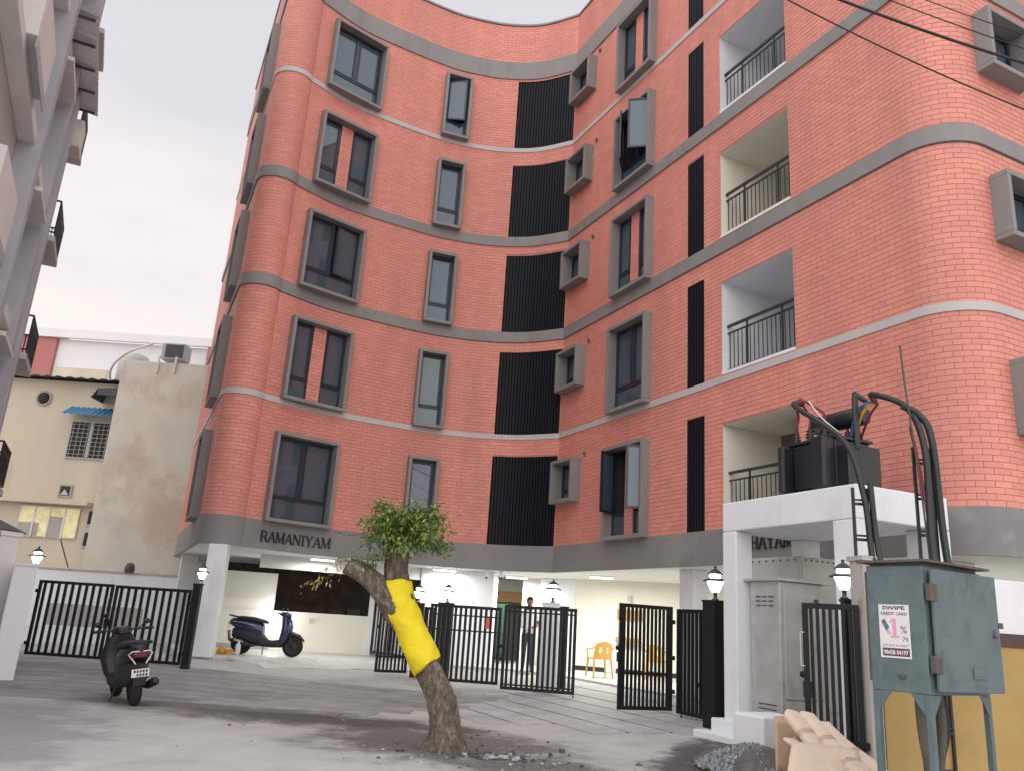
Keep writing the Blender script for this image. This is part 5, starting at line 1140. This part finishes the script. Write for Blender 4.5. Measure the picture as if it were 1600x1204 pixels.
# ------------------------------------------------------------------ ochre plastic chairs
def chair(x, y, z, rz, label):
    r = empty('plastic_chair', (x, y, z), rz); tag(r, label, 'chair', 'ochre plastic chairs')
    MB().loft([[V(px, py, .42) for px, py in ((-.22, -.22), (.22, -.22), (.24, .22), (-.24, .22))], [V(px, py, .455) for px, py in ((-.23, -.22), (.23, -.22), (.25, .23), (-.25, .23))]], smooth=False).build('seat', M_CHAIR, r, bevel=.015)
    b = MB(); nx, nz_ = 8, 6; vs = []
    for th in (0, .018):
        for j in range(nz_+1):
            for i in range(nx+1): t = i/nx*2-1; zt = j/nz_; vs.append((t*(.24-.02*zt)*(1 if zt < .8 else 1-.25*(zt-.8)), .21+.10*zt-.05*t*t+th, .44+(.40-.06*t*t)*zt))
    k = (nx+1)*(nz_+1); f = [(j*(nx+1)+i, j*(nx+1)+i+1, (j+1)*(nx+1)+i+1, (j+1)*(nx+1)+i) for j in range(nz_) for i in range(nx)]
    f = [q for n_, q in enumerate(f) if not (1 < n_//nx < 4 and (n_ % nx) in (2, 5))]
    b.add(vs, f+[tuple(k+q for q in g_[::-1]) for g_ in f], True); b.build('backrest', M_CHAIR, r)
    for sx in (-1, 1):
        MB().tube(spline([V(sx*.24, .27, .70), V(sx*.27, .10, .66), V(sx*.27, -.14, .65), V(sx*.25, -.21, .60), V(sx*.235, -.2, .44)], 4), .022, 8).build('armrest', M_CHAIR, r)
        MB().tube([(sx*.22, -.20, .44), (sx*.26, -.24, 0)], [.03, .022], 8).build('leg', M_CHAIR, r); MB().tube([(sx*.22, .20, .44), (sx*.25, .26, 0)], [.03, .022], 8).build('leg', M_CHAIR, r)
    return r
chair(2.60, 21.1, .302, math.radians(195), 'ochre plastic armchair clearly visible left of the opened gate leaf')
chair(4.10, 21.4, .302, math.radians(150), 'ochre plastic armchair seen only through the gate bars')

# ------------------------------------------------------------------ person behind the gate
def person(x, y, z, rz):
    root = empty('person', (x, y, z), rz); tag(root, 'man in white shirt and dark trousers standing behind the gate leaf', 'person')
    J = {'pel': (0, 0, .95, .15, .11), 'wai': (0, 0, 1.10, .145, .10), 'che': (0, -.01, 1.32, .17, .115), 'neb': (0, 0, 1.47, .075, .07), 'nec': (0, -.005, 1.54, .055, .058), 'hdl': (0, -.02, 1.62, .075, .088), 'hdm': (0, -.02, 1.68, .082, .10), 'hdt': (0, -.015, 1.75, .06, .075)}
    E_ = [('pel', 'wai'), ('wai', 'che'), ('che', 'neb'), ('neb', 'nec'), ('nec', 'hdl'), ('hdl', 'hdm'), ('hdm', 'hdt')]
    for s, n in ((-1, 'l'), (1, 'r')):
        J.update({n+'sh': (s*.18, 0, 1.42, .062, .062), n+'el': (s*.235, .02, 1.14, .048, .048), n+'wr': (s*.17, -.20, 1.06, .034, .030), n+'ha': (s*.135, -.27, 1.075, .042, .026),
                  n+'hi': (s*.09, 0, .88, .095, .10), n+'kn': (s*.10, -.01, .50, .065, .068), n+'an': (s*.11, .02, .10, .042, .05), n+'fo': (s*.115, -.08, .045, .042, .036), n+'to': (s*.12, -.19, .032, .036, .026)})
        E_ += [('neb', n+'sh'), (n+'sh', n+'el'), (n+'el', n+'wr'), (n+'wr', n+'ha'), ('pel', n+'hi'), (n+'hi', n+'kn'), (n+'kn', n+'an'), (n+'an', n+'fo'), (n+'fo', n+'to')]
        for f in range(4):
            a = (s*(.155-.017*f), -.295, 1.078); b_ = (s*(.145-.017*f), -.335-(.012 if f in (1, 2) else 0), 1.07); c_ = (s*(.13-.015*f), -.345-(.01 if f in (1, 2) else 0), 1.045)
            J.update({f'{n}f{f}a': (*a, .010, .010), f'{n}f{f}b': (*b_, .0095, .0095), f'{n}f{f}c': (*c_, .008, .008)}); E_ += [(n+'ha', f'{n}f{f}a'), (f'{n}f{f}a', f'{n}f{f}b'), (f'{n}f{f}b', f'{n}f{f}c')]
        J.update({n+'ta': (s*.105, -.265, 1.085, .012, .012), n+'tb': (s*.085, -.30, 1.08, .010, .010)}); E_ += [(n+'ha', n+'ta'), (n+'ta', n+'tb')]
    ks = list(J); me = bpy.data.meshes.new('body'); me.from_pydata([J[k][:3] for k in ks], [(ks.index(a), ks.index(b_)) for a, b_ in E_], [])
    o = bpy.data.objects.new('body', me); C.objects.link(o); sk = o.modifiers.new('skin', 'SKIN')
    for i, k in enumerate(ks): me.skin_vertices[0].data[i].radius = J[k][3:5]; me.skin_vertices[0].data[i].use_root = (k == 'pel')
    sk.use_smooth_shade = True; sb = o.modifiers.new('sub', 'SUBSURF'); sb.levels = 2; sb.render_levels = 2
    dg = bpy.context.evaluated_depsgraph_get(); m2 = bpy.data.meshes.new_from_object(o.evaluated_get(dg)); bpy.data.objects.remove(o)
    m2.materials.clear()
    for m_ in (M_SKIN, M_SHIRT, M_TROUS, M_TYRE): m2.materials.append(m_)
    for p in m2.polygons:
        c = p.center; zc = c.z; arm = abs(c.x) > .16 and zc > .98
        p.use_smooth = True
        if zc > 1.49: p.material_index = 0
        elif c.y < -.11 and zc > .98 and not (abs(c.x) < .1 and c.y > -.16): p.material_index = 0
        elif abs(c.x) > .19 and zc < 1.22: p.material_index = 0
        elif zc > .92: p.material_index = 1
        elif zc > .07: p.material_index = 2
        else: p.material_index = 3
    bd = bpy.data.objects.new('body', m2); C.objects.link(bd); bd.parent = root
    h = MB(); rgs = []
    for zz_, r_, oy in ((1.66, .088, .035), (1.70, .098, .015), (1.745, .095, -.005), (1.785, .075, -.01), (1.81, .035, -.01)): rgs.append([V(r_*.92*math.cos(2*math.pi*k/14), oy+r_*1.12*math.sin(2*math.pi*k/14)*(1 if math.sin(2*math.pi*k/14) > 0 else .95)-.005, zz_+(.035 if math.sin(2*math.pi*k/14) < -.4 and zz_ < 1.72 else 0)) for k in range(14)])
    h.loft(rgs); h.build('hair', M_HAIR, root)
    MB().loft([ring_yz(0, 0, .001, .001)]) if False else None
    fc = MB(); fc.add([(-.012, -.115, 1.645), (.012, -.115, 1.645), (0, -.138, 1.648), (0, -.108, 1.69)], [(0, 1, 2), (1, 3, 2), (3, 0, 2)]); fc.build('nose', M_SKIN, root)
    for s in (-1, 1): MB().lathe([(0, -.012), (.012, -.006), (.012, .006), (0, .012)], (s*.032, -.108, 1.685), 8).build('eye', M_HAIR, root); MB().lathe([(0, -.03), (.014, -.012), (.014, .015), (0, .03)], (s*.085, -.01, 1.67), 8).build('ear', M_SKIN, root)
    MB().box(-.025, .025, -.112, -.105, 1.607, 1.615).build('mouth', mat('lips', (.10, .04, .035, 1), .5, .05, 5), root)
    MB().box(-.16, .10, -.352, -.344, 1.02, 1.32).build('paper_sheet', M_PLATE, root)
    root.scale = (1.0, 1.0, 1.0); return root
person(.82, 21.3, .302, math.radians(-8))

# ------------------------------------------------------------------ neighbour block at the left edge
NO = V(-12.62, 19.85, 0); NE = V(.435, -.9004, 0); NN = V(.9004, .435, 0)
NB = empty('neighbour_building', NO); tag(NB, 'tall grey neighbouring block with projecting balconies at the left edge', 'building')
def nb(b, t0, t1, d0, d1, z0, z1): return b.edges(NO+NE*t0+NN*d0+V(0, 0, z0), NE*(t1-t0), NN*(d1-d0), V(0, 0, z1-z0))
nb(MB(), 0, 13, -6, 0, -.1, 18.2).build('wall', M_LGREY, NB, True)
for t in (3.0, 4.1, 6.6): nb(MB(), t, t+.38, .001, .42, 3.2, 18.0).build('fin', M_LFIN, NB, True, bevel=.01)
for k in range(5):
    z = 3.7+3.0*k
    nb(MB(), 2.2, 13, .002, .30, z-.14, z+.10).build('slab_edge', M_LCRE, NB, True, bevel=.01)
    wv = nb(MB(), 4.75, 5.9, -.02, .02, z+.9, z+2.2).build('window', M_ALU, NB, True); nb(MB(), 4.82, 5.83, .021, .03, z+.97, z+2.13).build('pane', M_GLASS, wv, True)
    bb = nb(MB(), 8.2, 10.2, .003, .45, z+.1, z+1.15).build('balcony', M_LCRE, NB, True, bevel=.02)
    nb(MB(), 8.2, 10.2, .452, .47, z-.1, z+.1).build('drip_edge', M_LFIN, bb, True)
    b2 = nb(MB(), .25, 2.1, .003, .45, z-.12, z+.03).build('balcony', M_LGREY, NB, True, bevel=.01)
    if k < 4:
        rl = MB(); nb(rl, .25, 2.1, .40, .43, z+.93, z+.97); nb(rl, .25, 2.1, .40, .43, z+.75, z+.78); nb(rl, .25, 2.1, .40, .43, z+.10, z+.13); nb(rl, .25, .28, .03, .43, z+.93, z+.97); nb(rl, .25, .28, .03, .43, z+.10, z+.13); nb(rl, 2.07, 2.1, .03, .43, z+.93, z+.97); nb(rl, 2.07, 2.1, .03, .43, z+.10, z+.13); rl.build('railing', M_BLACK, b2, True)
        for i in range(13): nb(MB(), .27+i*.15, .30+i*.15, .40, .43, z+.1, z+.95).build('baluster', M_BLACK, b2, True)
        for i in range(5): nb(MB(), .25, .28, .06+i*.08, .085+i*.08, z+.1, z+.95).build('baluster', M_BLACK, b2, True)
        nb(MB(), .7, 1.6, .003, .04, z+.05, z+2.1).build('balcony_door', M_ALU, b2, True)
    sh = nb(MB(), 4.6, 6.3, .004, .5, z+2.25, z+2.34).build('sunshade', M_LCRE, NB, True, bevel=.01)
for t in (2.55, 2.75, 5.95): 
    b = MB(); p = NO+NE*t+NN*.08; b.tube([p+V(0, 0, 1), p+V(0, 0, 18)], .05, 8); b.build('drain_pipe', M_LFIN, NB, True)
# corrugated eave with purlins
b = MB(); vs = []; nn = 60
for i in range(nn+1):
    for d in (-.1, .78): q = NO+NE*(2.4+4.2*i/nn)+NN*d+V(0, 0, 13.1-.12*d+.025*math.sin(i*2.1)); vs.append(q)
b.add(vs+[v+V(0, 0, .01) for v in vs], [(2*i, 2*i+1, 2*i+3, 2*i+2) for i in range(nn)]+[(2*nn+2+2*i, 2*nn+2+2*i+2, 2*nn+2+2*i+3, 2*nn+2+2*i+1) for i in range(nn)])
ea = b.build('corrugated_eave', M_SHEET, NB, True)
for i in range(5): nb(MB(), 2.6+i*.95, 2.66+i*.95, .0, .72, 12.92, 12.96).build('purlin', M_DARKG, ea, True)
nb(MB(), 1.8, 2.5, .02, .55, 12.0, 12.75).build('outdoor_unit', M_LCRE, NB, True, bevel=.02)
# small canopy and capped wall at the left edge
wallthing('neighbour_wall', (-9.9, 15.6), (-9.2, 15.3), -.03, 2.42, .4, M_LCRE, 'pale capped wall stub at the left edge beside the white wall', coping=(.08, M_LCRE))
cp = empty('dark_canopy', (-12.45, 19.2, 2.6)); tag(cp, 'dark sloping sheet canopy at the left edge', 'canopy')
MB().add([(-1.2, 0, .95), (.55, .2, .2), (.55, 1.6, .2), (-1.2, 1.4, .95), (-1.2, 0, .98), (.55, .2, .23), (.55, 1.6, .23), (-1.2, 1.4, .98)], [(3, 2, 1, 0), (4, 5, 6, 7), (0, 1, 5, 4), (1, 2, 6, 5), (2, 3, 7, 6), (3, 0, 4, 7)]).build('sheet', M_DARKG, cp)
MB().box(-.6, .5, .25, 1.5, -2.6, .2).build('shed_wall', M_DARKG, cp)

# ------------------------------------------------------------------ old beige house behind, and the white and pink one beyond
OH = empty('old_house', (-14, 28, 0)); tag(OH, 'old beige house with blank weathered gable behind the left gate', 'house')
MB().box(-13.75, -9.2, 27.6, 34, -.1, 9.45).build('gable_block', M_GREYB, OH, True, bevel=.02)
MB().box(-20, -13.9, 29.2, 34, -.1, 8.95).build('wall', M_BEIGE, OH, True)
b = MB(); vs = []; nn = 50
for i in range(nn+1):
    for y, z in ((28.8, 8.98), (33, 9.5)): vs.append(V(-20+6.25*i/nn, y, z+.03*math.sin(i*1.9)))
b.add(vs+[v+V(0, 0, .03) for v in vs], [(2*i, 2*i+1, 2*i+3, 2*i+2) for i in range(nn)]+[(2*nn+2+2*i, 2*nn+4+2*i, 2*nn+5+2*i, 2*nn+3+2*i) for i in range(nn)]+[(2*i, 2*i+2, 2*nn+4+2*i, 2*nn+2+2*i) for i in range(nn)])
b.build('roof_sheet', M_DARKG, OH, True)
Y = 29.2
w1 = MB().box(-15.95, -14.35, Y-.06, Y+.02, 6.10, 7.50).build('window', M_LGREY, OH, True)
MB().box(-15.88, -14.42, Y-.075, Y-.065, 6.16, 7.44).build('pane', M_ROOM, w1, True)
for i in range(8): MB().box(-15.80+i*.18, -15.78+i*.18, Y-.11, Y-.085, 6.16, 7.44).build('grille_bar', M_GRILL, w1, True)
for i in range(8): MB().box(-15.88, -14.42, Y-.115, -.112+Y, 6.25+i*.155, 6.27+i*.155).build('grille_bar', M_GRILL, w1, True)
MB().box(-15.20, -15.10, Y-.10, Y-.07, 6.16, 7.44).build('mullion', M_LGREY, w1, True)
b = MB(); vs = []
for i in range(31):
    for y, z in ((Y, 8.0), (Y-.6, 7.62)): vs.append(V(-16.1+2.1*i/30, y, z+.03*math.sin(i*2.2)))
b.add(vs+[v+V(0, 0, .02) for v in vs], [(2*i, 2*i+1, 2*i+3, 2*i+2) for i in range(30)]+[(62+2*i, 64+2*i, 65+2*i, 63+2*i) for i in range(30)]+[(2*i+1, 63+2*i, 65+2*i, 2*i+3) for i in range(30)]); b.build('window_awning', M_BAWN, OH, True)
b = MB(); b.lathe([(.0, .0), (.22, 0), (.22, -.05), (.29, -.05), (.29, .05), (.22, .05)], (-17.15, Y, 8.25), 20, axis='y', mi=0); b.build('round_vent', M_PIER, OH, True)
b = MB(); b.lathe([(0, -.06), (.21, -.06), (.21, -.055)], (-17.15, Y, 8.25), 20, axis='y'); b.build('vent_hole', M_ROOM, OH, True)
X = -15.65; v_ = MB().box(X-.24, X+.24, Y-.05, Y+.01, 4.70, 5.15).build('square_vent', M_PIER, OH, True); MB().box(X-.17, X+.17, Y-.06, Y-.052, 4.76, 5.09).build('vent_hole', M_ROOM, v_, True); MB().add([(X-.15, Y-.07, 4.78), (X+.15, Y-.07, 4.78), (X, Y-.07, 4.98), (X-.15, Y-.062, 4.78), (X+.15, Y-.062, 4.78), (X, Y-.062, 4.98)], [(0, 1, 2), (5, 4, 3), (0, 3, 4, 1), (1, 4, 5, 2), (2, 5, 3, 0)]).build('vent_blade', M_LGREY, v_, True)
MB().box(-20, -14.6, Y-.4, Y, 4.42, 4.56).build('sunshade', M_BEIGE, OH, True)
w2 = MB().box(-17.1, -14.95, Y-.05, Y+.01, 3.25, 4.36).build('window', M_LGREY, OH, True)
for i in range(4): MB().box(-17.04+i*.53, -16.56+i*.53, Y-.058, Y-.052, 3.3, 4.31).build('pane', M_WARM, w2, True)
for i in range(1, 4): MB().box(-17.08+i*.53, -17.02+i*.53, Y-.09, Y-.06, 3.25, 4.36).build('mullion', M_LCRE, w2, True)
for i, (x0, x1, z0, z1) in enumerate([(-17.04, -16.3, 3.3, 3.75), (-15.95, -15.45, 3.3, 4.0)]): MB().box(x0, x1, Y-.064, Y-.059, z0, z1).build('furniture', M_PIER, w2, True)
for z0 in (3.0, 3.75): w3 = MB().box(-14.7, -14.2, Y-.04, Y+.01, z0, z0+.58).build('window', M_LGREY, OH, True); MB().box(-14.64, -14.26, Y-.05, Y-.042, z0+.06, z0+.52).build('pane', M_ROOM, w3, True)
MB().add([(-14.8, Y-.9, 8.55), (-13.76, Y-.9, 8.55), (-13.76, Y, 8.8), (-14.8, Y, 8.8), (-15.0, Y-.9, 8.2), (-15.0, Y, 8.2), (-14.8, Y-.9, 8.3), (-13.76, Y-.9, 8.3)], [(0, 1, 2, 3), (0, 3, 5, 4), (0, 6, 7, 1), (3, 2, 1, 0)]).build('duct_hood', M_DARKG, OH, True)
b = MB(); b.lathe([(0, 0), (.55, 0), (.58, .1), (.58, .95), (.45, 1.15), (.2, 1.25), (0, 1.27)], (-14.6, 30.2, 9.2), 20); b.build('water_tank', M_LGREY, OH, True)
b = MB(); b.tube(spline([V(-15.2, 30, 8.9), V(-15.1, 29.5, 9.6), V(-14.4, 29, 10.1), V(-13.1, 28.2, 10.3)], 6), .045, 8); b.build('pipe', M_LCRE, OH, True)
# rooftop water tank unit on the gable
TK = empty('rooftop_cooler', (-12.2, 28.2, 9.45)); tag(TK, 'grey box cooler on a frame on top of the blank gable', 'cooler')
MB().box(-.42, .42, -.3, .3, .22, .82).build('casing', M_LFIN, TK, bevel=.03); MB().box(-.28, .36, -.315, -.302, .28, .76).build('front_grille', M_DARKG, TK)
for sx in (-.3, .3): MB().box(sx-.03, sx+.03, -.66, -.60, -.4, .22).build('leg', M_LCRE, TK); MB().box(sx-.03, sx+.03, .2, .26, 0, .22).build('leg', M_LCRE, TK)
FB = empty('far_house', (-18, 40, 0)); tag(FB, 'white and dusty pink house beyond the old beige one', 'house')
MB().box(-23.4, -12.5, 40, 48, -.1, 13.9).build('wall', M_FARW, FB, True)
MB().box(-27, -23.41, 39.8, 48, -.1, 14.2).build('pink_wall', M_FARP, FB, True); MB().box(-15.6, -8, 39.6, 46, -.1, 13.85).build('pink_wall', M_FARP, FB, True)
MB().box(-27, -12.4, 39.65, 39.85, 13.9, 14.35).build('parapet', M_FARW, FB, True)
f1 = MB().box(-23.2, -20.6, 39.9, 40, 10.6, 12.4).build('balcony_recess', M_BEIGE, FB, True)
f2 = MB().box(-18.2, -16.6, 39.9, 40, 10.0, 12.5).build('window', M_LFIN, FB, True); MB().box(-18.0, -16.8, 39.88, 39.895, 10.2, 11.6).build('pane', M_GLASS, f2, True)
MB().box(-19.2, -17.2, 39.4, 40, 11.5, 11.7).build('sunshade', M_FARW, FB, True)
f3 = MB().box(-26.5, -24.4, 39.7, 39.8, 10.2, 11.9).build('window', M_FARW, FB, True); MB().box(-26.3, -24.6, 39.68, 39.695, 10.4, 11.7).build('pane', M_GLASS, f3, True)

# ------------------------------------------------------------------ overhead wires
def wire(p, q, sag, r, label):
    p, q = V(*p), V(*q); pts = [p+(q-p)*t/20-V(0, 0, sag*4*(t/20)*(1-t/20)) for t in range(21)]
    b = MB(); b.tube(pts, r, 6); tag(b.build('overhead_wire', M_CABLE), label, 'wire', 'overhead wires at the upper right')
for a_, b_, sg, r_, lb in (((2.94, 8.86), (5.76, 7.49), .22, .010, 'lowest thin sagging wire at the upper right'), ((3.52, 8.91), (5.83, 8.12), .12, .019, 'thickest black wire at the upper right'),
                          ((4.1, 8.95), (5.85, 8.31), .05, .008, 'thin wire just above the thick one at the upper right'), ((4.52, 8.99), (5.87, 8.51), .04, .007, 'topmost faint wire in the upper right corner')):
    dx, dz = b_[0]-a_[0], b_[1]-a_[1]
    wire((a_[0]-dx*.45, 8.0, a_[1]-dz*.45+sg*.6), (b_[0]+dx*.45, 8.0, b_[1]+dz*.45+sg*.6), sg, r_, lb)
